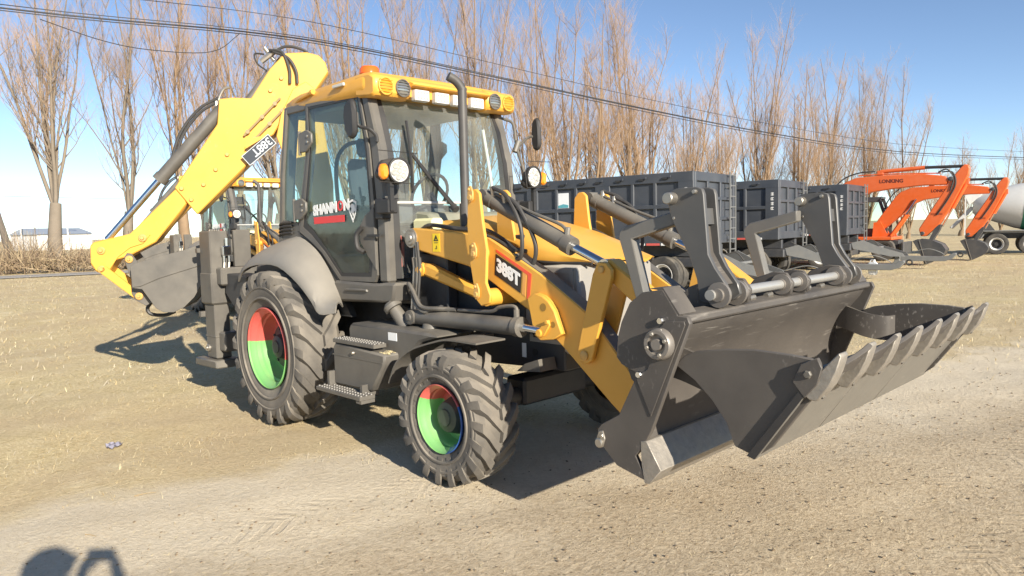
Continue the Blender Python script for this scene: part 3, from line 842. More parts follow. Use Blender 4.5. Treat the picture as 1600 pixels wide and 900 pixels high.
# exhaust
P('exhaust_stack', [tube([(2.03, -0.40, 1.70), (2.03, -0.40, 2.66), (2.03, -0.40, 2.74), (2.015, -0.44, 2.80), (1.995, -0.50, 2.835)], 0.034, 18, k=5), cyl((2.03, -0.40, 1.68), (2.03, -0.40, 1.90), 0.044)], mat('exhaust_grey', (0.055, 0.053, 0.052), 0.5, dust=0.25))

# ---- cab
YC = 0.735
cf = []
apil = [(1.17, 2.82), (1.27, 2.82), (1.41, 2.36), (1.46, 1.92), (1.47, 1.30), (1.345, 1.30), (1.335, 1.90), (1.285, 2.36)]
cf += both(prism(apil, -YC + 0.005, -0.64, bev=0.018))
cf += both(prism([(0.30, 2.84), (0.345, 2.84), (0.345, 2.46), (0.125, 1.72), (0.06, 1.72), (0.26, 2.40)], -YC + 0.004, -0.66, bev=0.008))
cf += both(prism([(-0.09, 2.84), (-0.03, 2.84), (-0.16, 2.25), (-0.24, 1.60), (-0.32, 1.60), (-0.23, 2.25)], -YC + 0.004, -0.60, bev=0.012))
cf += [prism([(-0.10, 2.79), (1.28, 2.79), (1.25, 2.86), (-0.1, 2.86)], -YC + 0.01, YC - 0.01, bev=0.01)]
cf += [box(-0.33, -0.22, -0.60, 0.60, 1.45, 1.62, 0.01)]
CABF = P('cab_frame', cf, GREY)
CABL = P('cab_lower_body', both(prism([(0.70, 1.30), (0.78, 1.125), (1.56, 1.15), (1.60, 1.305), (1.46, 1.305), (1.34, 1.292)], -0.765, -0.44, bev=0.02)) +
         [box(-0.28, 1.52, -0.44, 0.44, 1.10, 1.28, 0.01)] + both(prism([(-0.30, 1.62), (-0.26, 1.84), (0.06, 1.80), (0.10, 1.70), (0.30, 1.63), (0.49, 1.52), (0.76, 1.28), (0.76, 1.12), (-0.30, 1.12)], -0.725, -0.66)), GREY)
obj('step_recess', [tube([(0.93, -0.77, 1.225), (0.95, -0.775, 1.232), (1.20, -0.775, 1.236), (1.22, -0.77, 1.23)], 0.012, 8)], GREY, CABL)
vent = []
for i in range(4):
    z = 1.70 + i * 0.032
    vent.append(tube([(-0.29 + i * 0.008, -0.732, z - 0.012), (-0.22, -0.742, z + 0.006), (-0.02, -0.742, z + 0.014)], 0.012, 6))
for g in vent:
    obj('vent_slat', [g], BLK, CABL)
# glazing
wrows = []
for x, z in ((1.235, 2.80), (1.33, 2.58), (1.405, 2.30), (1.445, 1.95), (1.455, 1.62), (1.458, 1.33)):
    wrows.append([(x + 0.05 * (1 - (yy / 0.66) ** 2), yy, z) for yy in np.linspace(-0.66, 0.66, 13)])
WS = P('windscreen', [grid(wrows)], GLASS, smooth=80)
def edge_strip(y0, y1):
    rows = []
    for r in wrows:
        x = r[0][0]
        rows.append([(x + 0.05 * (1 - (yy / 0.66) ** 2) + 0.006, yy, r[0][2]) for yy in np.linspace(y0, y1, 3)])
    return shell(rows, 0.006)
obj('windscreen_seal', [edge_strip(-0.665, -0.60)], BLK, WS)
obj('windscreen_seal', [edge_strip(0.60, 0.665)], BLK, WS)
obj('cross_rail', [tube([(wrows[3][i][0] + 0.002, wrows[3][i][1], 1.93) for i in range(0, 13, 2)], 0.012, 8)], mat('light_grey_rail', (0.45, 0.45, 0.43), 0.4), WS)
wb = Vector((1.53, -0.10, 1.90))
obj('wiper', [tube([wb, (1.50, -0.30, 2.12), (1.475, -0.47, 2.32)], 0.014, 8), tube([wb + Vector((0, 0.03, 0)), (1.49, -0.27, 2.12), (1.475, -0.46, 2.32)], 0.008, 6),
              tube([(1.435, -0.48, 2.58), (1.47, -0.475, 2.32), (1.485, -0.47, 2.02)], 0.012, 6), cyl(wb, wb + Vector((0.04, 0, -0.03)), 0.03)], BLK, WS)
# door, right and left
D_out = [(0.325, 2.835), (0.335, 2.46), (0.115, 1.72), (0.285, 1.645), (0.49, 1.535), (0.77, 1.30), (1.285, 1.302), (1.33, 1.36), (1.325, 1.90), (1.285, 2.36), (1.17, 2.81)]
D_in = [(0.375, 2.785), (0.385, 2.45), (0.235, 1.80), (0.37, 1.72), (0.60, 1.535), (0.80, 1.365), (1.215, 1.375), (1.225, 1.53), (1.255, 1.90), (1.225, 2.36), (1.135, 2.77)]
D_mid = [(a[0] * 0.45 + b[0] * 0.55, a[1] * 0.45 + b[1] * 0.55) for a, b in zip(D_out, D_in)]
for s in (-1, 1):
    mm = (lambda g: g) if s < 0 else mirror
    d = P('cab_door', [mm(ring_plate(D_out, D_mid, -YC - 0.004, -YC + 0.03))], GREY)
    obj('door_glass', [mm(prism(D_mid, -YC + 0.004, -YC + 0.010))], DGLASS, d, smooth=0)
    obj('glass_border', [mm(ring_plate(D_mid, D_in, -YC - 0.001, -YC + 0.003))], BLK, d, smooth=0)
    for (hx, hz) in ((0.32, 2.52), (0.17, 1.93)):
        h = obj('hinge', [mm(prism([(hx - 0.10, hz + 0.07), (hx + 0.04, hz + 0.09), (hx + 0.12, hz + 0.05), (hx + 0.12, hz - 0.03), (hx + 0.02, hz - 0.10), (hx - 0.08, hz - 0.10)], -YC - 0.03, -YC - 0.006, bev=0.006)),
                          mm(cyl((hx - 0.10, -YC - 0.02, hz - 0.12), (hx - 0.10, -YC - 0.02, hz + 0.09), 0.014, 10))], GREY, d)
        for dz in (0.03, -0.02):
            obj('bolt', [mm(pin((hx + 0.06, -YC - 0.03, hz + dz), (0, -1, 0), 0.012, 0.01, 8))], STEEL, h)
    obj('latch_box', [mm(prism([(1.10, 1.74), (1.20, 1.84), (1.32, 1.90), (1.33, 1.40), (1.20, 1.53), (1.12, 1.62)], -YC - 0.012, -YC + 0.002, bev=0.004))], GREY, d)
    obj('door_handle', [mm(tube([(1.16, -YC - 0.02, 1.74), (1.12, -YC - 0.045, 1.68), (1.13, -YC - 0.045, 1.58), (1.18, -YC - 0.02, 1.54)], 0.022, 8)), mm(box(1.24, 1.42, -YC - 0.03, -YC - 0.012, 1.665, 1.685))], BLK, d)
    if s < 0:
        o = Vector((0.375, -YC - 0.003, 1.862))
        L1 = text_geom('SHANM', 0.118, o, (1, 0, 0.06), (0, 0, 1), 0.0015, 0.0065, space=0.96)
        wmax = max(p[0] for p in L1[0]) + 0.006
        O1 = text_geom('O', 0.118, (wmax, -YC - 0.003, 1.862 + (wmax - 0.375) * 0.06), (1, 0, 0.06), (0, 0, 1), 0.0015, 0.003)
        omax = max(p[0] for p in O1[0]) + 0.002
        ring = [(0.022 * math.cos(a), 0.026 * math.sin(a)) for a in np.linspace(0, 2 * math.pi, 17)[:-1]]
        obj('lettering', [L1], WHITE, d, smooth=0)
        obj('lettering', [text_geom('N', 0.118, (omax, -YC - 0.003, 1.862 + (omax - 0.375) * 0.06), (1, 0, 0.06), (0, 0, 1), 0.0015, 0.0065)], WHITE, d, smooth=0)
        obj('lettering', [O1], REDP, d, smooth=0)
        obj('red_bar', [prism([(0.38, 1.845), (0.88, 1.852), (0.88, 1.795), (0.385, 1.785)], -YC - 0.005, -YC - 0.002)], REDP, d, smooth=0)
        sh = [(0.985, 1.955), (1.045, 1.975), (1.105, 1.955), (1.10, 1.88), (1.045, 1.785), (0.99, 1.88)]
        shi = [(1.045 + (a - 1.045) * 0.80, 1.89 + (b - 1.89) * 0.80) for a, b in sh]
        head = [(1.01, 1.92), (1.04, 1.94), (1.075, 1.93), (1.085, 1.885), (1.06, 1.87), (1.05, 1.835), (1.04, 1.86), (1.015, 1.87), (1.03, 1.90)]
        sx = lambda q: [(a - 0.035, b) for a, b in q]
        obj('shield_emblem', [ring_plate(sx(sh), sx(shi), -YC - 0.005, -YC - 0.002), prism(sx(head), -YC - 0.005, -YC - 0.002)], WHITE, d, smooth=0)
for s in (-1, 1):
    mm = (lambda g: g) if s < 0 else mirror
    P('quarter_window', [mm(prism([(-0.04, 2.80), (0.29, 2.80), (0.26, 2.42), (0.07, 1.78), (-0.22, 1.80), (-0.17, 2.25)], -YC + 0.022, -YC + 0.028))], DGLASS, smooth=0)
P('rear_window', [prism([(-0.065, 2.80), (-0.20, 2.25), (-0.275, 1.62), (-0.27, 1.62), (-0.195, 2.25), (-0.06, 2.80)], -0.58, 0.58)], DGLASS, smooth=0)
# interior
st = P('operator_seat', [box(0.25, 0.75, -0.25, 0.25, 1.62, 1.75, 0.05), prism([(0.22, 1.72), (0.36, 1.72), (0.24, 2.40), (0.12, 2.40)], -0.25, 0.25, bev=0.05), prism([(0.14, 2.42), (0.22, 2.42), (0.19, 2.60), (0.12, 2.60)], -0.13, 0.13, bev=0.03), box(0.35, 0.65, -0.15, 0.15, 1.28, 1.62, 0.02)], SEATM)
obj('armrest', [box(0.30, 0.66, -0.33, -0.27, 1.88, 1.95, 0.015)], INT, st)
obj('armrest', [box(0.30, 0.66, 0.27, 0.33, 1.88, 1.95, 0.015)], INT, st)
ds = P('dashboard', [prism([(1.18, 1.28), (1.22, 1.80), (1.30, 1.92), (1.43, 1.90), (1.43, 1.28)], -0.30, 0.30, bev=0.03), box(1.28, 1.42, -0.60, -0.42, 1.75, 1.92, 0.02)], INT)
obj('steering_wheel', [tube([Vector((1.10, 0, 2.02)) + Vector((0.085 * math.sin(a), 0.19 * math.cos(a), 0.17 * math.sin(a))) for a in np.linspace(0, 2 * math.pi, 25)], 0.015, 8, smooth=False), tube([(1.25, 0, 1.85), (1.10, 0, 2.02)], 0.03, 8, smooth=False)], BLK, ds)
P2('side_console', (prism([(-0.1, 1.28), (0.0, 1.90), (0.60, 1.95), (0.95, 1.90), (1.0, 1.50), (1.0, 1.28)], -0.62, -0.42, bev=0.03)), INT)
P('control_lever', [tube([(0.62, -0.50, 1.78), (0.64, -0.50, 2.0)], 0.010, 6, smooth=False), lathe([(0, -0.02), (0.022, -0.01), (0.022, 0.02), (0, 0.03)], (0.64, -0.50, 2.01), (0, 0, 1), 10)], BLK)
P('control_lever', [tube([(0.72, -0.46, 1.74), (0.75, -0.46, 1.98)], 0.010, 6, smooth=False), lathe([(0, -0.02), (0.022, -0.01), (0.022, 0.02), (0, 0.03)], (0.75, -0.46, 1.99), (0, 0, 1), 10)], BLK)
P('headlining', [box(-0.05, 1.18, -0.62, 0.62, 2.755, 2.785)], INTL)
P('fire_extinguisher', [cyl((1.40, -0.56, 1.42), (1.40, -0.56, 1.62), 0.035, 14), cyl((1.40, -0.56, 1.62), (1.40, -0.56, 1.67), 0.018, 10)], RED)
P('grab_rail', [tube([(1.30, -0.60, 1.60), (1.26, -0.60, 2.1), (1.16, -0.60, 2.62)], 0.014, 8)], mat('white_rail', (0.7, 0.7, 0.68), 0.4))
P('grab_rail', [tube([(1.30, 0.60, 1.60), (1.26, 0.60, 2.1), (1.16, 0.60, 2.62)], 0.014, 8)], MATS['white_rail'])
P('backrest_hoop', [tube([(0.10, -0.30, 1.7), (0.06, -0.30, 2.3), (0.06, -0.2, 2.52), (0.06, 0, 2.58), (0.06, 0.2, 2.52), (0.06, 0.30, 2.3), (0.10, 0.30, 1.7)], 0.02, 8)], BLK)

# roof
def roof_plan(k, x0=-0.28, x1=1.36):
    return [(x0, -0.52 * k), (x0, 0.52 * k), (x0 + 0.10, 0.66 * k), (x0 + 0.35, 0.72 * k), (x1 - 0.08, 0.775 * k), (x1, 0.74 * k), (x1 + 0.02, 0.40 * k), (x1 + 0.03, 0), (x1 + 0.02, -0.40 * k), (x1, -0.74 * k), (x1 - 0.08, -0.775 * k), (x0 + 0.35, -0.72 * k), (x0 + 0.10, -0.66 * k)]
def loft(plans):
    n = len(plans[0][0])
    v = [(x, y, z if not callable(z) else z(x)) for pl, z in plans for x, y in pl]
    f = [tuple(range(n))[::-1], tuple((len(plans) - 1) * n + i for i in range(n))]
    for k in range(len(plans) - 1):
        for i in range(n):
            f.append((k * n + i, k * n + (i + 1) % n, (k + 1) * n + (i + 1) % n, (k + 1) * n + i))
    return v, f
RF = P('roof', [bevel(loft([(roof_plan(0.97), lambda x: 2.80 - 0.02 * x + (0.05 if x < 0 else 0)), (roof_plan(1.0), lambda x: 2.835), (roof_plan(1.0), lambda x: 2.905), (roof_plan(0.93, -0.22, 1.30), lambda x: 2.96), (roof_plan(0.55, 0.1, 1.0), lambda x: 2.985)]), 0.012),
                 prism([(1.20, 2.935), (1.37, 2.925), (1.47, 2.885), (1.47, 2.862), (1.38, 2.85), (1.20, 2.88)], -0.42, 0.42, bev=0.01)] +
       both(prism([(1.15, 2.945), (1.36, 2.94), (1.43, 2.90), (1.43, 2.765), (1.36, 2.745), (1.15, 2.77)], -0.765, -0.41, bev=0.022)), YEL)
for s in (-1, 1):
    for k, (yy, m_) in enumerate(((0.665, AMBER), (0.50, LAMPD))):
        c = Vector((1.432, s * yy, 2.832))
        l = obj('roof_lamp', [lathe([(0.062, -0.01), (0.070, 0.0), (0.070, 0.012), (0.060, 0.014), (0.056, 0.004)], c, (1, 0, 0), 24)], YEL if k == 0 else GREY, RF)
        obj('lens', [lathe([(0.0, 0.012), (0.03, 0.011), (0.056, 0.004)], c, (1, 0, 0), 24)], m_, l, smooth=80)
        for q in range(-2, 3):
            obj('guard_bar', [box(c.x + 0.010, c.x + 0.016, c.y - 0.06, c.y + 0.06, c.z + q * 0.022 - 0.003, c.z + q * 0.022 + 0.003)], AMBER if k == 0 else GREY, l, smooth=0)
for yy in (-0.315, -0.105, 0.085, 0.285):
    l = obj('work_light', [box(1.385, 1.445, yy - 0.072, yy + 0.072, 2.748, 2.838, 0.008)], mat('work_light_body', (0.5, 0.5, 0.48), 0.4), RF)
    gs = [box(1.4455, 1.4495, yy - 0.066, yy + 0.066, 2.753, 2.833)]
    obj('lens', gs, LAMPW, l)
    for i in range(4):
        for j in range(2):
            obj('diode', [lathe([(0, 0), (0.011, 0), (0.009, 0.004), (0, 0.005)], (1.449, yy - 0.045 + 0.03 * i, 2.772 + 0.043 * j), (1, 0, 0), 8)], mat('diode_grey', (0.36, 0.36, 0.33), 0.2), l)
    obj('bracket', [box(1.36, 1.40, yy - 0.10, yy - 0.075, 2.78, 2.86)], YEL, l)
bc = Vector((0.92, -0.46, 2.975))
be = obj('beacon', [lathe([(0.0, -0.01), (0.10, -0.01), (0.10, 0.02), (0.0, 0.02)], bc, (0, 0, 1), 24)], BLK, RF)
obj('lens', [lathe([(0.085, 0.015), (0.088, 0.03), (0.080, 0.05), (0.088, 0.055), (0.084, 0.095), (0.07, 0.115), (0.0, 0.12)], bc, (0, 0, 1), 24)], BEAC, be)
obj('side_marker', [box(0.85, 1.02, -0.785, -0.765, 2.885, 2.91, 0.004)], mat('marker_white', (0.6, 0.58, 0.52), 0.4), RF)
obj('roof_grip', [tube([(0.02, -0.675, 2.87), (0.22, -0.735, 2.89), (0.45, -0.745, 2.915)], 0.014, 8), lathe([(0, -.02), (0.024, -.02), (0.024, .02), (0, .02)], (0.46, -0.745, 2.918), (1, 0, 0.1), 10)], YEL, RF)

# headlamps on their brackets
for s in (-1, 1):
    mm = (lambda g: g) if s < 0 else mirror
    hc = Vector((1.66, -0.735, 2.16))
    h = P('headlamp', [mm(lathe([(0.0, -0.10), (0.05, -0.09), (0.085, -0.03), (0.098, 0.0), (0.098, 0.02), (0.086, 0.022), (0.084, 0.008)], hc, (1, -0.05, 0), 28)),
                       mm(prism([(-0.86, 2.235), (-0.735, 2.262), (-0.64, 2.10), (-0.70, 2.055), (-0.84, 2.075), (-0.91, 2.12)], 1.57, 1.645, fn=lambda u, v, w: (w, u, v), bev=0.02))], BLK)
    obj('lens', [mm(lathe([(0.0, 0.014), (0.05, 0.013), (0.084, 0.008)], hc, (1, -0.05, 0), 28))], LAMPW, h, smooth=80)
    obj('reflector', [mm(lathe([(0, 0.013), (0.02, 0.018), (0.026, 0.0135)], hc + Vector((0, 0.05 * math.cos(a) * q, 0.05 * math.sin(a) * q)), (1, -0.05, 0), 10)) for a, q in [(0, 0), (0.3, 1), (1.35, 1), (2.4, 1), (3.44, 1), (4.5, 1), (5.5, 1)]], MATS['diode_grey'], h)
    obj('turn_lens', [mm(bevel(prism([(-0.905, 2.19), (-0.87, 2.215), (-0.835, 2.20), (-0.825, 2.13), (-0.85, 2.085), (-0.90, 2.10)], 1.62, 1.685, fn=lambda u, v, w: (w, u, v)), 0.018))], AMBER, h)
    obj('bracket', [mm(box(1.60, 1.635, -0.80, -0.765, 1.86, 2.09)), mm(box(1.45, 1.62, -0.81, -0.72, 1.84, 1.95, 0.01)), mm(box(1.40, 1.50, -0.79, -0.70, 1.80, 1.96, 0.01))], BLK, h)
    wires = [mm(tube([hc + Vector((0.03, x0, z0)), hc + Vector((0.06, x1, z1))], 0.003, 4, smooth=False)) for x0, z0, x1, z1 in ((-0.2, 0.14, 0.14, 0.13), (-0.2, -0.09, 0.14, -0.10), (0.14, 0.13, 0.14, -0.10))]
    obj('guard_wire', wires, BLK, h)
# mirrors
mr = P('mirror', [prism([(1.185, 2.60), (1.20, 2.69), (1.27, 2.735), (1.325, 2.72), (1.345, 2.62), (1.345, 2.47), (1.31, 2.425), (1.245, 2.43), (1.20, 2.49)], -0.91, -0.86, bev=0.02)], BLK)
obj('mirror_arm', [tube([(1.28, -0.86, 2.575), (1.31, -0.83, 2.52), (1.37, -0.79, 2.50), (1.395, -0.745, 2.45), (1.40, -0.742, 2.40)], 0.014, 8)], BLK, mr)
obj('back_plate', [box(1.255, 1.305, -0.855, -0.835, 2.53, 2.63, 0.005)], GREY, mr)
ml = P('mirror', [prism([(1.40, 2.60), (1.41, 2.69), (1.45, 2.735), (1.50, 2.72), (1.515, 2.62), (1.515, 2.47), (1.49, 2.43), (1.43, 2.43), (1.405, 2.49)], 0.98, 1.03, bev=0.02)], BLK)
obj('mirror_arm', [tube([(1.20, 0.74, 2.74), (1.22, 0.84, 2.73), (1.26, 0.90, 2.68), (1.32, 0.88, 2.46), (1.45, 0.84, 2.22)], 0.014, 8), tube([(1.32, 0.88, 2.46), (1.40, 0.95, 2.55), (1.44, 0.97, 2.56)], 0.012, 8), cyl((1.315, 0.86, 2.42), (1.325, 0.90, 2.52), 0.03, 10)], GREY, ml)

# rear wheel fenders
lip = [(-0.66, -0.99, 1.30), (-0.45, -1.02, 1.42), (-0.15, -1.02, 1.475), (0.22, -1.02, 1.465), (0.55, -1.02, 1.335), (0.78, -1.02, 1.185), (0.90, -1.02, 1.09), (1.08, -0.98, 1.105)]
inn = [(-0.66, -0.66, 1.42), (-0.42, -0.70, 1.565), (-0.12, -0.72, 1.655), (0.12, -0.74, 1.675), (0.40, -0.745, 1.565), (0.60, -0.75, 1.41), (0.76, -0.755, 1.22), (0.84, -0.76, 1.08)]
ll, ii = smooth_path(lip, 3), smooth_path(inn, 3)
rows = []
for a, b in zip(ii, ll):
    r = []
    for t in (0, 0.3, 0.6, 0.85, 1.0):
        p = a.lerp(b, t)
        p = p + Vector((0, 0, 1)) * 0.045 * math.sin(math.pi * min(1, t * 0.9)) * (1 if t < 1 else 0)
        r.append(p)
    r.append(b + Vector((-0.01, 0.0, -0.045)))
    rows.append(r)
fd = shell(rows, 0.012)
P('rear_fender', [fd], FEND, smooth=50)
P('rear_fender', [mirror(fd)], FEND, smooth=50)
P2('wheel_arch', (prism([(-1.1, 1.0), (-0.95, 1.38), (-0.4, 1.44), (0.2, 1.42), (0.5, 1.28), (0.74, 1.06), (0.8, 0.98)], -0.66, -0.60)), CHAS)
P2('fender_bracket', (prism([(-1.15, 1.12), (-1.1, 1.32), (-0.62, 1.30), (-0.7, 1.15), (-0.95, 0.98)], -0.92, -0.70, bev=0.01)), CHAS)

# tank, steps, front fender
tk = P('battery_box', [prism([(1.05, 0.49), (1.05, 0.80), (1.08, 0.83), (1.76, 0.80), (1.76, 0.735), (1.74, 0.70), (1.66, 0.60), (1.58, 0.50)], -1.0, -0.55, bev=0.015), box(1.045, 1.74, -1.004, -0.995, 0.73, 0.738)], GREY)
obj('knob', [pin((1.36, -1.003, 0.775), (0, -1, 0), 0.014, 0.018, 10)], STEEL, tk)
P('battery_box', [mirror(prism([(1.05, 0.49), (1.05, 0.83), (1.76, 0.80), (1.76, 0.70), (1.58, 0.50)], -1.0, -0.55, bev=0.015))], GREY)
ft = P('fuel_tank', [prism([(1.10, 0.62), (1.08, 0.93), (1.11, 0.975), (2.12, 0.975), (2.22, 0.955), (2.02, 0.90), (1.92, 0.80), (1.78, 0.62)], -0.87, -0.44, bev=0.018)], GREY)
obj('white_label', [box(1.64, 1.75, -0.8735, -0.8705, 0.885, 0.945)], WHITE, ft)
obj('filler_neck', [cyl((1.62, -0.68, 0.96), (1.52, -0.72, 1.10), 0.06, 18, 0.05), lathe([(0, 0.06), (0.05, 0.055), (0.075, 0.03), (0.075, -0.005), (0, -0.005)], (1.515, -0.722, 1.105), (-0.58, -0.23, 0.8), 20)], GREY, ft)
obj('tank_cap', [lathe([(0.07, 0), (0.065, 0.03), (0.03, 0.045), (0, 0.045)], (1.90, -0.66, 0.975), (0, 0, 1), 18)], GREY, ft)
obj('straw_litter', [box(x, x + 0.02 + 0.03 * random.random(), y, y + 0.006, 0.823 - (x - 1.08) * 0.042 + 0.004, 0.829 - (x - 1.08) * 0.042 + 0.008 * random.random()) for x, y in [(random.uniform(1.64, 1.74), random.uniform(-0.98, -0.88)) for _ in range(26)]], mat('straw_bits', (0.62, 0.52, 0.30), 0.9), tk)
def tread_plate(x0, x1, y0, y1, z, parent_name, extra):
    o = P(parent_name, [box(x0, x1, y0, y1, z - 0.03, z, 0.003)] + extra, GREY)
    g = []
    nx = int((x1 - x0) / 0.036); ny = max(2, int((y1 - y0) / 0.036))
    for i in range(nx):
        for j in range(ny):
            x = x0 + (i + 0.5) * (x1 - x0) / nx; y = y0 + (j + 0.5) * (y1 - y0) / ny
            g.append(lathe([(0.013, 0.0), (0.010, 0.008), (0.006, 0.008), (0.004, 0.001)], (x, y, z), (0, 0, 1), 8))
    t = obj('raised_tread', g, GREY, o)
    t['kind'] = 'stuff'
    return o
tread_plate(1.06, 1.64, -1.005, -0.89, 0.862, 'upper_step', [])
tread_plate(0.985, 1.62, -1.13, -0.995, 0.485, 'lower_step', [box(1.55, 1.62, -1.12, -1.0, 0.43, 0.455), box(1.03, 1.06, -1.05, -0.9, 0.45, 0.6), box(1.5, 1.53, -1.05, -0.9, 0.45, 0.55)])
fr_path = smooth_path([(1.80, 0.60), (1.90, 0.76), (2.08, 0.875), (2.34, 0.955), (2.50, 0.985), (2.78, 0.985)], 4)
ff = shell([[(p.x, yy, p.y + (0.0 if abs(yy) > 0.6 else 0)) for yy in (-1.0, -0.88, -0.74)] for p in [Vector((q[0], q[1], 0)) for q in fr_path]], 0.012) if False else shell([[(q.x, yy, q.y) for yy in (-1.0, -0.88, -0.74)] for q in [Vector((a.x, a.y, 0)) for a in [Vector((p[0], p[1], 0)) for p in fr_path]]], 0.012)
P('front_fender', [ff, box(2.30, 2.36, -0.80, -0.45, 0.90, 0.945)], GREY, smooth=50)
P('front_fender', [mirror(ff)], GREY, smooth=50)
P2('axle_guard', (prism([(2.82, 0.80), (2.94, 0.84), (2.96, 0.76), (2.74, 0.74)], -0.60, -0.44)), GREY)

# ---- loader arms
arm_poly = [(1.60, 1.69), (1.635, 1.725), (1.67, 1.727), (2.32, 1.675), (2.52, 1.646), (3.01, 1.404), (3.40, 1.166), (3.62, 0.935), (3.86, 0.70), (3.93, 0.60), (3.86, 0.50), (3.76, 0.49), (3.549, 0.645), (3.20, 0.93), (2.895, 1.157), (2.52, 1.342), (2.29, 1.444), (1.66, 1.565), (1.61, 1.60)]
tower_poly = [(2.435, 1.933), (2.475, 1.975), (2.522, 1.976), (2.557, 1.946), (2.581, 1.753), (2.616, 1.567), (2.598, 1.342), (2.64, 1.257), (2.629, 1.206), (2.545, 1.179), (2.49, 1.224), (2.435, 1.503), (2.422, 1.732)]
tower_poly = [(a - 0.02, b) for a, b in tower_poly]
lug_poly = [(2.92, 1.25), (2.985, 1.285), (3.05, 1.27), (3.10, 1.24), (3.15, 1.18), (3.21, 1.04), (3.14, 1.0), (3.03, 0.985), (2.975, 1.015)]
for s in (-1, 1):
    mm = (lambda g: g) if s < 0 else mirror
    A = P('loader_arm', [mm(prism(arm_poly, -0.62, -0.50, bev=0.010))], YEL)
    obj('pivot_boss', [mm(lathe([(0, 0.03), (0.028, 0.03), (0.034, 0.02), (0.05, 0.02), (0.062, 0.008), (0.075, 0.008), (0.075, -0.01)], (1.635, -0.62, 1.65), (0, -1, 0), 24))], STEEL, A)
    obj('top_pad', [mm(prism([(2.75, 1.537), (3.01, 1.409), (3.40, 1.171), (3.62, 0.94), (3.62, 0.932), (3.40, 1.163), (3.01, 1.40), (2.75, 1.529)], -0.612, -0.508))], GREY, A)
    l = obj('cylinder_lug', [mm(prism(lug_poly, -0.668, -0.640, bev=0.004)), mm(prism(lug_poly, -0.640, -0.615))], YEL, A)
    obj('pin_clip', [mm(prism([(3.005, 1.03), (3.03, 1.0), (3.075, 1.02), (3.125, 1.09), (3.115, 1.125), (3.085, 1.115)], -0.685, -0.669, bev=0.003)), mm(pin((3.035, -0.684, 1.035), (0, -1, 0), 0.025, 0.012)), mm(pin((3.105, -0.684, 1.11), (0, -1, 0), 0.014, 0.012))], YEL, l)
    obj('lug_hole', [mm(lathe([(0.026, 0.002), (0.0, 0.002)], (3.06, -0.668, 1.20), (0, -1, 0), 14)), mm(lathe([(0.020, 0.002), (0.0, 0.002)], (3.14, -0.668, 1.095), (0, -1, 0), 14))], mat('dark_gold', (0.30, 0.17, 0.03), 0.6), l)
    t = P('bellcrank', [mm(prism(tower_poly, -0.715, -0.690, bev=0.006)), mm(prism(tower_poly, -0.435, -0.410, bev=0.006)), mm(cyl((2.47, -0.70, 1.541), (2.47, -0.42, 1.541), 0.05)), mm(cyl((2.56, -0.70, 1.24), (2.56, -0.42, 1.24), 0.06))], YEL)
    for (px, pz, tilt) in ((2.455, 1.925, 0.06), (2.475, 1.541, 0.05), (2.49, 1.263, 0.06)):
        obj('pin_clip', [mm(prism([(px - 0.028, pz - 0.01), (px, pz - 0.042), (px + 0.032, pz - 0.02), (px + 0.034, pz + 0.03), (px + 0.012, pz + 0.075), (px - 0.015, pz + 0.07)], -0.732, -0.717, bev=0.004)), mm(pin((px + 0.004, -0.731, pz - 0.004), (0, -1, 0), 0.020, 0.012)), mm(pin((px, -0.731, pz + 0.05), (0, -1, 0), 0.010, 0.012, 8))], mat('pin_gold', (0.62, 0.36, 0.10), 0.45, 0.2, dust=0.3), t)
    # levelling link
    P('levelling_link', [mm(prism([(1.73, 1.455), (1.80, 1.45), (2.22, 1.325), (2.50, 1.26), (2.50, 1.16), (2.24, 1.235), (1.75, 1.355), (1.70, 1.37), (1.68, 1.41)], -0.60, -0.52, bev=0.02)), mm(lathe([(0, 0.03), (0.022, 0.03), (0.035, 0.015), (0.055, 0.012), (0.055, -0.05)], (1.71, -0.60, 1.405), (0, -1, 0), 20))], YEL)
    # tilt cylinder
    yy = -0.575
    p0, p1, p2 = Vector((2.46, yy, 1.925)), Vector((3.225, yy, 1.585)), Vector((3.515, yy, 1.465))
    d = (p1 - p0).normalized()
    tc_ = P('tilt_cylinder', [mm(cyl(p0 + d * 0.05, p1, 0.052, 20)), mm(cyl(p1 - d * 0.06, p1 + d * 0.012, 0.060, 20)), mm(cyl(p0 + d * 0.03, p0 + d * 0.09, 0.058, 20)), mm(cyl(p0 + Vector((0, 0.05, 0)), p0 - Vector((0, 0.05, 0)), 0.055, 18))], GREY)
    obj('rod', [mm(cyl(p1, p2, 0.027, 16)), mm(cyl(p2 - Vector((0, 0.05, 0)), p2 + Vector((0, 0.05, 0)), 0.045, 16))], CHROME, tc_)
    obj('feed_pipe', [mm(tube([p0 + d * 0.12 + Vector((0, -0.02, 0.065)), p0 + d * 0.45 + Vector((0, -0.02, 0.075)), p1 - d * 0.08 + Vector((0, -0.01, 0.10)), p1 - d * 0.045 + Vector((0, 0, 0.05))], 0.011, 8))], GREY, tc_)
    for fg in [cyl(p0 + d * q + Vector((0, -0.02, 0.04)), p0 + d * q + Vector((0, -0.03, 0.10)), 0.018, 8) for q in (0.10, 0.22)] + [cyl(p1 - d * 0.045, p1 - d * 0.03 + Vector((0, 0, 0.105)), 0.018, 8)]:
        obj('fitting', [mm(fg)], STEEL, tc_)
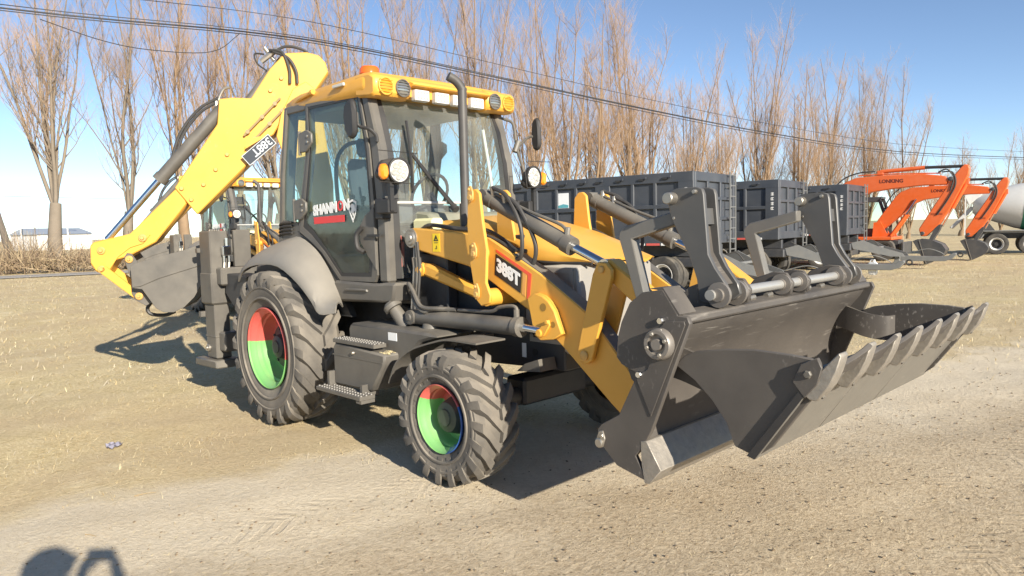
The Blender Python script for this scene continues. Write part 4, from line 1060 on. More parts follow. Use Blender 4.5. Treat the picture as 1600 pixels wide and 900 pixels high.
    hz = [mm(tube([p0 + d * 0.10 + Vector((0, -0.03, 0.10)), p0 + d * 0.28 + Vector((0, -0.05, 0.10)), p0 + d * 0.42 + Vector((0, -0.06, -0.05)), p0 + d * 0.38 + Vector((0, -0.04, -0.27)), (2.62, -0.58, 1.60)], 0.014, 8)),
          mm(tube([p0 + d * 0.22 + Vector((0, -0.03, 0.10)), p0 + d * 0.40 + Vector((0, -0.05, 0.07)), p0 + d * 0.52 + Vector((0, -0.02, -0.12)), p0 + d * 0.44 + Vector((0, 0, -0.30)), (2.68, -0.54, 1.56)], 0.014, 8))]
    obj('hose', hz, HOSE, tc_)
    P('arm_hose', [mm(tube([(1.62, -0.54, 1.66), (1.75, -0.54, 1.745), (2.1, -0.54, 1.715), (2.4, -0.55, 1.70), (2.58, -0.56, 1.64), (2.72, -0.56, 1.565), (2.80, -0.54, 1.55)], 0.014, 8)), mm(tube([(1.64, -0.58, 1.67), (1.8, -0.58, 1.74), (2.1, -0.57, 1.71), (2.35, -0.60, 1.69), (2.6, -0.60, 1.62), (2.74, -0.59, 1.55)], 0.012, 8))], HOSE)
    # lift cylinder
    q0, q1, q2 = Vector((1.74, -0.66, 1.048)), Vector((2.845, -0.66, 1.056)), Vector((3.035, -0.66, 1.045))
    lc = P('lift_cylinder', [mm(cyl(q0, q1, 0.060, 22)), mm(cyl(q1 - Vector((0.04, 0, 0)), q1 + Vector((0.012, 0, 0)), 0.068, 22)), mm(cyl(q0 - Vector((0.02, 0.07, 0)), q0 + Vector((-0.02, 0.09, 0)), 0.055, 18)), mm(lathe([(0, 0.01), (0.022, 0.01), (0.03, 0), (0.045, 0), (0.045, -0.02)], q0 + Vector((-0.02, -0.072, 0)), (0, -1, 0), 16))], GREY)
    obj('rod', [mm(cyl(q1, q2, 0.030, 16))], CHROME, lc)
    obj('feed_pipe', [mm(tube([(2.22, -0.66, 1.13), (2.55, -0.66, 1.14), (2.65, -0.66, 1.175), (2.80, -0.66, 1.185), (2.81, -0.66, 1.10)], 0.013, 8)), mm(cyl((2.81, -0.66, 1.10), (2.81, -0.66, 1.17), 0.02, 8)), mm(cyl((2.12, -0.66, 1.10), (2.12, -0.66, 1.135), 0.018, 8))], GREY, lc)
    # front tilt links
    V1 = [(3.50, 1.495), (3.56, 1.49), (3.60, 1.45), (3.60, 1.40), (3.445, 0.90), (3.40, 0.872), (3.355, 0.885), (3.335, 0.945), (3.46, 1.42)]
    tl = P('tilt_lever', [mm(prism(V1, -0.665, -0.632, bev=0.005)), mm(prism(V1, -0.49, -0.46, bev=0.005)), mm(cyl((3.39, -0.66, 0.925), (3.39, -0.47, 0.925), 0.04))], YEL)
    obj('pin', [mm(pin((3.39, -0.665, 0.925), (0, -1, 0), 0.03, 0.012))], MATS['pin_gold'], tl)
    obj('pin', [mm(pin((3.53, -0.665, 1.45), (0, -1, 0), 0.022, 0.012))], MATS['pin_gold'], tl)
    P('bucket_link', [mm(prism([(3.49, 1.50), (3.55, 1.51), (4.06, 1.16), (4.10, 1.10), (4.05, 1.06), (3.98, 1.08), (3.50, 1.41)], -0.62, -0.50, bev=0.01))], YEL)
    # decal on the arm
    if s < 0:
        Ux = Vector((0.253, 0, -0.120)).normalized()
        pl = obj('decal', [prism([(2.585, 1.535), (2.83, 1.418), (2.815, 1.275), (2.57, 1.392)], -0.6225, -0.6205)], BLKP, A, smooth=0)
        obj('lettering', [text_geom('388T', 0.118, (2.590, -0.6232, 1.424), Ux, (0.02, 0, 1), 0.0012, 0.0055, shear=0.0, space=0.97)], WHITE, pl, smooth=0)
        obj('stripe', [prism([(2.59, 1.565), (2.92, 1.405), (2.90, 1.265), (2.87, 1.235), (2.885, 1.395), (2.59, 1.548)], -0.6225, -0.6205)], REDO, A, smooth=0)
        obj('stripe', [prism([(2.84, 1.414), (2.872, 1.40), (2.858, 1.255), (2.828, 1.27)], -0.6225, -0.6205)], GOLD, A, smooth=0)
        w_ = obj('warning_label', [box(1.90, 1.985, -0.6225, -0.6205, 1.545, 1.68)], STICK, A, smooth=0)
        obj('triangle', [ring_plate([(1.915, 1.625), (1.97, 1.625), (1.943, 1.67)], [(1.928, 1.632), (1.958, 1.632), (1.943, 1.657)], -0.6245, -0.6228), box(1.94, 1.946, -0.6245, -0.6228, 1.637, 1.65), box(1.92, 1.965, -0.6245, -0.6228, 1.61, 1.614), box(1.93, 1.95, -0.6245, -0.6228, 1.565, 1.57), box(1.945, 1.95, -0.6245, -0.6228, 1.57, 1.59)], BLKP, w_, smooth=0)
P('cross_tube', [cyl((3.50, -0.5, 0.84), (3.50, 0.5, 0.84), 0.075, 20)], YEL)
# hoses by the cab foot
for i in range(4):
    x = 1.655 + i * 0.022
    P('hydraulic_hose', [tube([(x, -0.60 - 0.01 * i, 1.62), (x + 0.005, -0.62, 1.40), (x - 0.01, -0.63, 1.20), (x - 0.02, -0.64, 0.98)], 0.012, 8), cyl((x + 0.005, -0.612, 1.42), (x + 0.002, -0.618, 1.50), 0.017, 8), cyl((x - 0.012, -0.635, 1.10), (x - 0.01, -0.63, 1.18), 0.018, 8)], HOSE if i % 2 else STEEL)
P('hydraulic_hose', [tube([(1.60, -0.62, 1.22), (1.66, -0.68, 1.30), (1.74, -0.70, 1.25), (1.86, -0.72, 1.14), (2.02, -0.70, 1.13), (2.12, -0.66, 1.13)], 0.016, 8)], GREY)
P('hydraulic_hose', [tube([(1.60, -0.60, 1.18), (1.68, -0.66, 1.24), (1.76, -0.70, 1.16), (1.88, -0.71, 1.10), (1.96, -0.69, 1.12), (2.2, -0.66, 1.13)], 0.016, 8)], GREY)
P('valve_block', [box(1.60, 1.72, -0.66, -0.56, 0.98, 1.10, 0.01), cyl((1.66, -0.70, 1.05), (1.66, -0.60, 1.05), 0.04), cyl((1.80, -0.62, 1.08), (1.98, -0.62, 1.12), 0.03, 8)], CHAS)
# ---- four-in-one loader bucket
BY = 1.15
end_poly = [(4.043, 1.234), (4.093, 1.33), (4.169, 1.385), (4.281, 1.403), (4.365, 1.285), (4.411, 1.283), (4.426, 1.252), (4.213, 0.72), (4.165, 0.633), (4.118, 0.577), (4.19, 0.462), (4.003, 0.505), (3.878, 0.62), (3.885, 0.67), (3.91, 0.70), (4.021, 0.767), (4.116, 0.951), (4.145, 0.985), (4.04, 1.024), (4.011, 1.056), (4.02, 1.16)]
LB = P('loader_bucket', [], BUCK)
LB.data = mesh_of('loader_bucket', [prism(end_poly, -BY - 0.014, -BY + 0.014, bev=0.003)], BUCK)
obj('end_plate', [prism(end_poly, BY - 0.014, BY + 0.014, bev=0.003)], BUCK, LB)
# mouldboard: concave back from the top rail to the blade
bk = [(4.375, 1.285), (4.345, 1.20), (4.235, 1.06), (4.17, 0.92), (4.145, 0.80), (4.15, 0.70), (4.165, 0.64)]
bkp = [(p[0], p[1]) for p in smooth_path([(a, b, 0) for a, b in bk], 4)]
obj('back_plate', [shell([[(x, yy, z) for yy in np.linspace(-BY + 0.014, BY - 0.014, 3)] for x, z in bkp], 0.02)], BUCK, LB, smooth=50)
obj('top_rail', [prism([(4.30, 1.30), (4.40, 1.285), (4.405, 1.25), (4.36, 1.235), (4.28, 1.25)], -BY + 0.014, BY - 0.014, bev=0.008)], BUCK, LB)
obj('dozer_blade', [prism([(4.15, 0.66), (4.185, 0.665), (4.268, 0.535), (4.200, 0.455), (4.172, 0.452), (4.155, 0.54)], -BY - 0.016, BY + 0.016, bev=0.003)], RUST, LB)
obj('end_cap_flange', [prism([(4.20, 1.404), (4.283, 1.412), (4.372, 1.292), (4.360, 1.280), (4.272, 1.398)], -BY - 0.012, -BY + 0.13)], BUCK, LB)
obj('end_cap_flange', [prism([(4.20, 1.404), (4.283, 1.412), (4.372, 1.292), (4.360, 1.280), (4.272, 1.398)], BY - 0.13, BY + 0.012)], BUCK, LB)
for s in (-1, 1):
    mm = (lambda g: g) if s < 0 else mirror
    obj('cover_plate', [mm(prism([(4.30, 1.255), (4.40, 1.262), (4.405, 1.245), (4.215, 0.79), (4.13, 0.97), (4.20, 1.02), (4.255, 1.21)], -BY - 0.0205, -BY - 0.0145, bev=0.002))], BUCK, LB)
    ph = obj('pivot_hub', [mm(lathe([(0.075, 0.0), (0.075, 0.03), (0.068, 0.04), (0.050, 0.04), (0.048, 0.025), (0.030, 0.025), (0.026, 0.045), (0.0, 0.045)], (4.275, -BY - 0.0205, 1.149), (0, -1, 0), 28))], mat('hub_grey', (0.22, 0.20, 0.18), 0.4, 0.4, dust=0.3), LB)
    for a in (0.4, 2.0, 3.5, 5.1):
        obj('bolt', [mm(pin((4.275 + 0.052 * math.cos(a), -BY - 0.058, 1.149 + 0.052 * math.sin(a)), (0, -1, 0), 0.011, 0.012, 6))], STEEL, ph)
    for bx, bz in ((4.276, 1.257), (4.151, 0.987)):
        obj('bolt', [mm(pin((bx, -BY - 0.014, bz), (0, -1, 0), 0.018, 0.02, 8))], CHROME, LB)
    pc = obj('pin_clip', [mm(prism([(3.875, 0.60), (3.895, 0.575), (3.925, 0.585), (3.94, 0.63), (3.925, 0.67), (3.90, 0.665)], -BY - 0.026, -BY - 0.0145, bev=0.003)), mm(pin((3.905, -BY - 0.0255, 0.605), (0, -1, 0), 0.024, 0.012)), mm(pin((3.922, -BY - 0.0255, 0.645), (0, -1, 0), 0.012, 0.01, 8))], STEEL, LB)
    obj('side_frame', [mm(prism([(3.90, 0.67), (4.0, 0.55), (4.10, 0.60), (4.12, 0.80), (4.10, 1.02), (4.05, 1.20), (4.20, 1.36), (4.14, 1.20), (4.06, 1.02), (4.05, 0.82)], -0.98, -0.95))], BUCK, LB)
obj('lower_cross_tube', [cyl((3.96, -BY + 0.014, 0.62), (3.96, BY - 0.014, 0.62), 0.06, 18)], BUCK, LB)
obj('back_stiffener', [prism([(4.02, 1.10), (4.12, 1.26), (4.30, 1.29), (4.20, 1.05), (4.12, 0.92), (4.08, 0.95)], -BY + 0.014, BY - 0.014)], BUCK, LB)
# hinge tube and lugs on the top rail
for (y0, y1) in ((-0.82, -0.54), (-0.11, 0.17), (0.64, 0.92)):
    low = [(4.13, 1.30), (4.20, 1.385), (4.31, 1.425), (4.385, 1.42), (4.425, 1.365), (4.41, 1.30), (4.33, 1.265), (4.2, 1.26)]
    for yc in (y0 + 0.02, y1 - 0.04):
        hl = obj('hinge_lug', [prism(low, yc - 0.013, yc + 0.013, bev=0.004)], BUCK, LB)
        obj('boss', [lathe([(0.0, 0.022), (0.03, 0.022), (0.032, 0.012), (0.058, 0.012), (0.058, 0.0)], (4.36, yc - 0.013, 1.356), (0, -1, 0), 22)], MATS['hub_grey'], hl)
obj('hinge_tube', [cyl((4.36, -0.88, 1.356), (4.36, 0.93, 1.356), 0.026, 18)], PINS, LB)
for yc in (-0.40, -0.20, 0.3, 0.5):
    obj('bolt', [cyl((4.33, yc - 0.03, 1.30), (4.33, yc + 0.03, 1.305), 0.016, 8)], STEEL, LB)
# folded fork brackets standing above the bucket
brk = [(4.002, 1.845), (4.02, 1.875), (4.06, 1.887), (4.175, 1.889), (4.205, 1.878), (4.215, 1.85), (4.24, 1.555), (4.275, 1.49), (4.335, 1.41), (4.35, 1.356), (4.31, 1.325), (4.25, 1.31), (4.19, 1.32), (4.175, 1.43), (4.14, 1.53), (4.03, 1.735)]
brk = [(a + 0.085, b - 0.003) for a, b in brk]
for s in (-1, 1):
    ya, yb = (-0.83, -0.69) if s < 0 else (0.69, 0.83)
    fk = P('fork_bracket', [prism(brk, ya, ya + 0.026, bev=0.004), prism(brk, yb - 0.026, yb, bev=0.004), prism([(4.225, 1.78), (4.285, 1.78), (4.293, 1.70), (4.235, 1.70)], ya + 0.026, yb - 0.026)], mat('bracket_grey_paint', (0.075, 0.074, 0.073), 0.38, dust=0.25, dustc=(0.3, 0.27, 0.22)))
    obj('web_plate', [prism([(4.235, 1.70), (4.268, 1.70), (4.288, 1.56), (4.335, 1.48), (4.395, 1.405), (4.37, 1.39), (4.30, 1.47), (4.255, 1.55)], ya + 0.026, yb - 0.026)], BUCK, fk)
    obj('stop_pin', [lathe([(0.030, 0.0), (0.030, 0.05), (0.026, 0.055), (0.0, 0.055)], (4.125, ya, 1.835), (0, -1, 0), 20)], STEEL, fk)
    obj('bolt', [pin((4.255, ya, 1.862), (0, -1, 0), 0.012, 0.02, 8)], STEEL, fk)
    obj('bolt', [pin((4.13, ya, 1.735), (0, -1, 0), 0.008, 0.004, 8)], STEEL, fk)
    for y_ in (ya - 0.021, yb + 0.001):
        obj('bushing', [lathe([(0.0, -0.012), (0.032, -0.012), (0.034, 0.0), (0.062, 0.0), (0.062, 0.02), (0.0, 0.02)], (4.39, y_, 1.356), (0, 1, 0), 22)], MATS['hub_grey'], fk)
    yo = -0.80 if s < 0 else 0.60
    P('stay_bar', [prism([(4.13, 1.775), (3.80, 1.70), (3.765, 1.67), (3.76, 1.63), (3.87, 1.30), (3.935, 1.30), (3.845, 1.63), (4.13, 1.705)], yo, yo + 0.07, bev=0.006)], mat('stay_bar_grey', (0.14, 0.135, 0.125), 0.4, dust=0.3))
# the opened clam jaw
CJ = P('clam_jaw', [], BUCK)
clam_side = [(4.33, 1.05), (4.38, 1.10), (4.435, 1.124), (4.576, 1.147), (4.719, 1.159), (4.873, 1.155), (4.963, 1.147), (5.00, 1.10), (4.985, 1.01), (4.80, 0.75), (4.74, 0.702), (4.70, 0.702), (4.63, 0.722), (4.59, 0.82), (4.52, 0.91), (4.43, 0.99)]
CJ.data = mesh_of('clam_jaw', [prism(clam_side, -BY + 0.016, -BY + 0.044, bev=0.003)], BUCK)
obj('side_plate', [prism(clam_side, BY - 0.044, BY - 0.016, bev=0.003)], BUCK, CJ)
YJ = BY - 0.016
nf = Vector((0.31, 0, 0.46)).normalized()
fl0, fl1 = Vector((4.745, 0, 0.695)), Vector((5.035, 0, 1.115))
for k, (y0, y1) in enumerate(((-YJ - 0.02, -0.505), (-0.493, 0.235), (0.247, YJ + 0.02))):
    obj('wear_plate', [prism([(4.735, 0.688), (5.030, 1.112), (5.010, 1.128), (4.705, 0.702)], y0, y1, bev=0.003)], mat('wear_plate_steel', (0.215, 0.205, 0.185), 0.42, 0.35, dust=0.4, var=0.18, scale=14, bump=0.1, scratch=0.6), CJ)
obj('jaw_floor', [shell([[(x, yy, z) for yy in (-YJ + 0.03, YJ - 0.03)] for x, z in ((4.64, 0.74), (4.67, 0.715), (4.71, 0.715), (4.80, 0.825), (4.985, 1.10))], 0.016)], BUCK, CJ, smooth=50)
dt = (fl1 - fl0).normalized()
for k in range(8):
    yc = -1.115 + k * (2.23 / 7)
    for nm in ('tooth',):
        prof = [(-0.115, 0.020), (-0.10, 0.044), (-0.02, 0.046), (0.045, 0.034), (0.110, 0.012), (0.115, -0.004), (0.0, -0.016), (-0.115, -0.016)]
        fn = lambda u, v, w: (fl1.x + dt.x * (u - 0.03) + dt.z * v * 1.0, w, fl1.z + dt.z * (u - 0.03) - dt.x * v * 1.0)
        wd = 0.043
        V = [fn(u, v, yc - wd * (1 - 0.25 * max(0, u) / 0.18)) for u, v in prof] + [fn(u, v, yc + wd * (1 - 0.25 * max(0, u) / 0.18)) for u, v in prof]
        n = len(prof)
        F = [tuple(range(n)), tuple(range(2 * n - 1, n - 1, -1))] + [(i, i + n, (i + 1) % n + n, (i + 1) % n) for i in range(n)]
        t = obj(nm, [bevel((V, F), 0.004)], RUST, CJ)
        obj('bolt', [pin(fn(-0.085, 0.044, yc), (dt.z, 0, -dt.x), 0.010, 0.006, 6)], GREY, t)
for k in range(7):
    yc = -1.115 + (k + 0.5) * (2.23 / 7)
    hw = 2.23 / 14 - 0.030
    gp = [(-hw, 0.0), (-hw, 0.075), (-hw * 0.4, 0.062), (hw * 0.3, 0.080), (hw * 0.75, 0.105), (hw, 0.130), (hw, 0.0)]
    obj('edge_guard', [prism([(a, b) for a, b in gp], -0.012, 0.010, fn=lambda u, v, w: (fl1.x + dt.x * (v - 0.045) - dt.z * (w - 0.004), yc + u, fl1.z + dt.z * (v - 0.045) + dt.x * (w - 0.004)), bev=0.003)], BUCK, CJ)
for s in (-1, 1):
    mm = (lambda g: g) if s < 0 else mirror
    obj('corner_guard', [mm(prism([(4.90, 1.05), (4.935, 1.13), (5.0, 1.16), (5.02, 1.12), (5.0, 1.05), (4.95, 0.99)], -BY - 0.012, -BY + 0.012, bev=0.003))], BUCK, CJ)
    obj('nut', [mm(pin((4.965, -BY - 0.012, 1.09), (0, -1, 0), 0.017, 0.014, 6))], GREY, CJ)
    obj('side_edge', [mm(prism([(4.735, 0.690), (5.005, 1.08), (4.985, 1.095), (4.70, 0.70)], -BY - 0.010, -BY + 0.0155))], mat('dark_edge_paint', (0.035, 0.034, 0.035), 0.4), CJ)
    arm = smooth_path([(4.20, -1.06, 1.06), (4.30, -1.03, 1.035), (4.42, -1.02, 1.0), (4.53, -1.05, 0.985), (4.575, -1.11, 0.99)], 4)
    obj('jaw_arm', [mm(shell([[Vector(p) + Vector((0, 0, h)) for h in (-0.075, 0.0, 0.085)] for p in arm], 0.022))], BUCK, CJ, smooth=50)

# ---- backhoe at the rear, swung to the right: s runs outward from the kingpost
KP = Vector((-1.35, 0.25, 0)); BD = Vector((-0.535, -0.845, 0)).normalized(); BN = Vector((-BD.y, BD.x, 0))
if BN.x < 0: BN = -BN
def bp(s, z, o=0.0):
    p = KP + BD * s + BN * o
    return Vector((p.x, p.y, z))
bf = lambda u, v, w: tuple(bp(u, v, w))
sleeve = [(-0.225, 3.50), (-0.20, 3.60), (-0.13, 3.68), (0.0, 3.712), (0.234, 3.695), (0.40, 3.52), (0.61, 3.20), (0.80, 3.205), (0.945, 3.19), (0.975, 2.92), (1.45, 2.235), (1.235, 1.94), (0.665, 2.50), (0.70, 2.66), (0.396, 2.804), (0.243, 3.06), (0.05, 3.12)]
DP = P('dipper', [prism(sleeve, -0.135, 0.135, bf, 0.010)], YEL)
inner = [(1.38, 2.285), (1.93, 1.748), (2.29, 1.669), (2.33, 1.63), (2.335, 1.435), (2.285, 1.35), (2.20, 1.318), (2.15, 1.36), (2.08, 1.475), (1.956, 1.506), (1.674, 1.652), (1.34, 2.06)]
obj('dipper_nose', [prism(inner, -0.115, 0.115, bf, 0.010)], YEL, DP)
obj('nose_cheek', [prism([(1.72, 1.735), (1.94, 1.742), (2.26, 1.664), (2.315, 1.62), (2.325, 1.45), (2.28, 1.365), (2.20, 1.335), (2.14, 1.38), (2.06, 1.50), (1.93, 1.60), (1.80, 1.64)], 0.116, 0.130, bf, 0.003)], YEL, DP)
for (s_, z_) in ((0.889, 2.589), (1.015, 2.427), (1.149, 2.265), (1.283, 2.104), (0.403, 3.285), (0.28, 3.42), (1.375, 2.225)):
    obj('wear_bolt', [pin(bp(s_, z_, 0.135), BN, 0.024, 0.022, 8)], MATS['pin_gold'], DP)
for (s_, z_) in ((2.215, 1.576), (2.222, 1.375), (1.80, 1.70)):
    obj('pin', [pin(bp(s_, z_, 0.13), BN, 0.042, 0.02), pin(bp(s_, z_, 0.148), BN, 0.022, 0.02, 8)], MATS['pin_gold'], DP)
BO = P('boom', [prism([(0.30, 3.02), (0.16, 3.30), (0.02, 3.38), (-0.10, 3.28), (-0.22, 2.3), (-0.20, 1.3), (-0.10, 0.95), (0.06, 0.95), (0.12, 1.3), (0.10, 2.0), (0.36, 2.78)], a, b, bf, 0.008) for a, b in ((-0.20, -0.15), (0.15, 0.20))] + [prism([(0.22, 2.75), (0.10, 3.0), (-0.08, 2.9), (-0.18, 2.2), (-0.16, 1.3), (0.06, 1.3), (0.06, 2.05)], -0.15, 0.15, bf)], YEL)
# fixed pipes on the dipper side and the plate
for off in (0.0, 0.075):
    a0 = Vector((0.36 - off * 0.75, 3.14 - off * 0.9, 0)); 
    P('steel_pipe', [tube([bp(0.30 - off, 3.20 - off, 0.17), bp(0.70 - off, 2.79 - off, 0.17)], 0.012, 8, smooth=False)] + [lathe([(0, 0), (0.024, 0), (0.024, 0.03), (0, 0.03)], bp(0.30 - off + q * 0.4, 3.20 - off - q * 0.41, 0.155), BN, 6) for q in (0.15, 0.5, 0.9)], mat('brown_pipe', (0.30, 0.22, 0.11), 0.5))
u0, u1 = bp(0.445, 2.785, 0.20), bp(0.70, 2.572, 0.20)
PU = (u1 - u0).normalized(); PV = PU.cross(BN).normalized()
if PV.z > 0: PV = -PV
PL = P('model_plate', [], NAVY)
def plate_pt(a, b, c): return tuple(u0 + PU * a + PV * b + BN * c)
plen = (u1 - u0).length
PL.data = mesh_of('model_plate', [prism([(-0.01, -0.012), (plen + 0.03, -0.012), (plen + 0.03, 0.115), (-0.01, 0.115)], -0.004, 0.004, lambda u, v, w: plate_pt(u, v, w))], NAVY)
obj('plate_border', [ring_plate([(-0.012, -0.014), (plen + 0.032, -0.014), (plen + 0.032, 0.117), (-0.012, 0.117)], [(-0.006, -0.008), (plen + 0.026, -0.008), (plen + 0.026, 0.111), (-0.006, 0.111)], -0.005, 0.007, lambda u, v, w: plate_pt(u, v, w))], mat('plate_silver_print', (0.55, 0.58, 0.60), 0.4), PL, smooth=0)
obj('lettering', [text_geom('388T', 0.120, plate_pt(0.008, 0.008, 0.006), PU, PV, 0.001, 0.002, space=0.98)], mat('plate_silver_print', (0.55, 0.58, 0.60), 0.4), PL, smooth=0)
obj('bracket', [prism([(0.44, 2.80), (0.62, 2.76), (0.70, 2.64), (0.60, 2.70)], 0.135, 0.196, bf)], YEL, PL)
# bucket cylinder
b0, b1, b2 = bp(0.90, 3.14, 0), bp(1.62, 2.335, 0), bp(2.19, 1.69, 0)
d = (b1 - b0).normalized()
bc_ = P('bucket_cylinder', [cyl(b0 - d * 0.06, b1, 0.070, 22), cyl(b1 - d * 0.05, b1 + d * 0.02, 0.078, 22)], GREY)
obj('rod', [cyl(b1, b2, 0.036, 16)], CHROME, bc_)
obj('feed_pipe', [tube([b0 + d * 0.05 + Vector((0, 0, 0.06)), b0 + d * 0.1 + Vector((0, 0, 0.14)), b0 + d * 0.02 + Vector((0, 0, 0.19)), b0 - d * 0.08 + Vector((0, 0, 0.14))], 0.016, 8), cyl(b0 + d * 0.14 + Vector((0, 0, 0.05)), b0 + d * 0.14 + Vector((0, 0, 0.15)), 0.02, 8)], STEEL, bc_)
obj('hose', [tube([b0 + d * 0.14 + Vector((0, 0, 0.14)), b0 + d * 0.40 + Vector((0, 0, 0.22)), b0 + d * 0.66 + Vector((0, 0, 0.20)), b0 + d * 0.80 + Vector((0, 0, 0.08))], 0.016, 8), tube([b0 + d * 0.10 + Vector((0, 0, 0.16)), b0 + d * 0.42 + Vector((0, 0, 0.27)), b0 + d * 0.72 + Vector((0, 0, 0.24)), b0 + d * 0.9 + Vector((0, 0, 0.06))], 0.016, 8)], HOSE, bc_)
c0, c1 = bp(0.64, 3.22, -0.02), bp(0.30, 3.66, -0.02)
d = (c1 - c0).normalized()
dc = P('dipper_cylinder', [cyl(c0 - d * 0.02, c0 + d * 0.40, 0.045, 18), cyl(c0 + d * 0.4, c1 + d * 0.08, 0.025, 12)], GREY)
obj('hose_fitting', [cyl(bp(0.50, 3.62, 0.02), bp(0.32, 3.76, 0.02), 0.03, 8), cyl(bp(0.46, 3.78, 0.0), bp(0.36, 3.64, 0.0), 0.022, 8)], STEEL, dc)
obj('hose', [tube([bp(0.40, 3.74, 0.06), bp(0.26, 3.70, 0.13), bp(0.19, 3.52, 0.16), bp(0.19, 3.36, 0.165)], 0.016, 8), tube([bp(0.36, 3.72, 0.08), bp(0.20, 3.64, 0.15), bp(0.12, 3.50, 0.17), bp(0.11, 3.36, 0.168)], 0.016, 8), tube([bp(0.36, 3.74, 0.0), bp(0.22, 3.80, 0.0), bp(0.05, 3.77, 0.0), bp(-0.04, 3.70, 0.0)], 0.016, 8)], HOSE, dc)
obj('loop_pipe', [tube([bp(0.46, 3.70, 0.03), bp(0.56, 3.70, 0.03), bp(0.54, 3.60, 0.03), bp(0.44, 3.52, 0.03)], 0.010, 6)], BLK, dc)
# digging bucket
XB = P('digging_bucket', [], GREY)
side = [(1.895, 1.40), (1.865, 1.432), (1.80, 1.447), (1.30, 1.577), (1.143, 1.628), (1.165, 1.36), (1.20, 1.187), (1.28, 1.05), (1.387, 0.946), (1.495, 0.895), (1.60, 0.90), (1.669, 0.945), (1.72, 1.03), (1.795, 1.156), (1.893, 1.174)]
XB.data = mesh_of('digging_bucket', [prism(side, 0.28, 0.30, bf, 0.003), prism(side, -0.30, -0.28, bf, 0.003)], GREY)
obj('shell_plate', [shell([[bp(s_, z_, o) for o in (-0.28, 0, 0.28)] for s_, z_ in ((1.155, 1.60), (1.175, 1.36), (1.21, 1.19), (1.29, 1.06), (1.39, 0.96), (1.495, 0.91), (1.595, 0.915), (1.66, 0.955), (1.715, 1.04), (1.79, 1.17), (1.86, 1.21), (1.875, 1.38))], 0.018)], GREY, XB, smooth=40)
for o in (0.301, -0.313):
    obj('side_band', [prism([(1.893, 1.40), (1.863, 1.43), (1.30, 1.575), (1.145, 1.626), (1.165, 1.40), (1.62, 1.265), (1.80, 1.19), (1.885, 1.18)], o, o + 0.012, bf, 0.003)], GREY, XB)
for k in range(5):
    o = -0.26 + k * 0.13
    obj('tooth', [prism([(1.19, 1.52), (1.17, 1.66), (1.09, 1.78), (1.075, 1.775), (1.10, 1.64), (1.14, 1.50)], o - 0.032, o + 0.032, bf, 0.006)], STEEL, XB)
for o in (-0.17, 0.15):
    obj('ear_plate', [prism([(1.985, 1.50), (1.955, 1.545), (1.91, 1.535), (1.86, 1.45), (1.84, 1.30), (1.82, 1.12), (1.74, 1.00), (1.80, 0.965), (1.90, 1.03), (1.935, 1.11), (1.93, 1.25), (1.97, 1.40)], o, o + 0.02, bf, 0.004)], GREY, XB)
for (s_, z_) in ((1.935, 1.475), (1.86, 1.075)):
    obj('pin', [pin(bp(s_, z_, 0.17), BN, 0.040, 0.02), pin(bp(s_, z_, 0.19), BN, 0.018, 0.02, 6)], MATS['pin_gold'], XB)
obj('bucket_hook', [tube([bp(1.76, 1.02, 0.0), bp(1.83, 0.93, 0.0), bp(1.80, 0.86, 0.0), bp(1.66, 0.84, 0), bp(1.55, 0.875, 0)], 0.02, 8)], BLK, XB)
P('bucket_linkage', [prism([(2.255, 1.385), (2.235, 1.335), (1.895, 1.03), (1.84, 1.03), (1.83, 1.085), (2.18, 1.41)], a, b, bf, 0.006) for a, b in ((0.125, 0.15), (-0.15, -0.125))], YEL)
P('kingpost', [cyl((-1.35, 0.25, 0.55), (-1.35, 0.25, 1.5), 0.11, 24), box(-1.45, -1.22, 0.02, 0.48, 0.55, 0.75, 0.02), box(-1.45, -1.22, 0.02, 0.48, 1.15, 1.45, 0.02)], GREY)
P('slide_frame', [box(-1.22, -1.08, -0.98, 0.98, 1.20, 1.38, 0.015), box(-1.22, -1.08, -0.98, 0.98, 0.52, 0.72, 0.015)] + both(box(-1.20, -1.09, -0.75, -0.60, 0.72, 1.2, 0.01)), GREY)
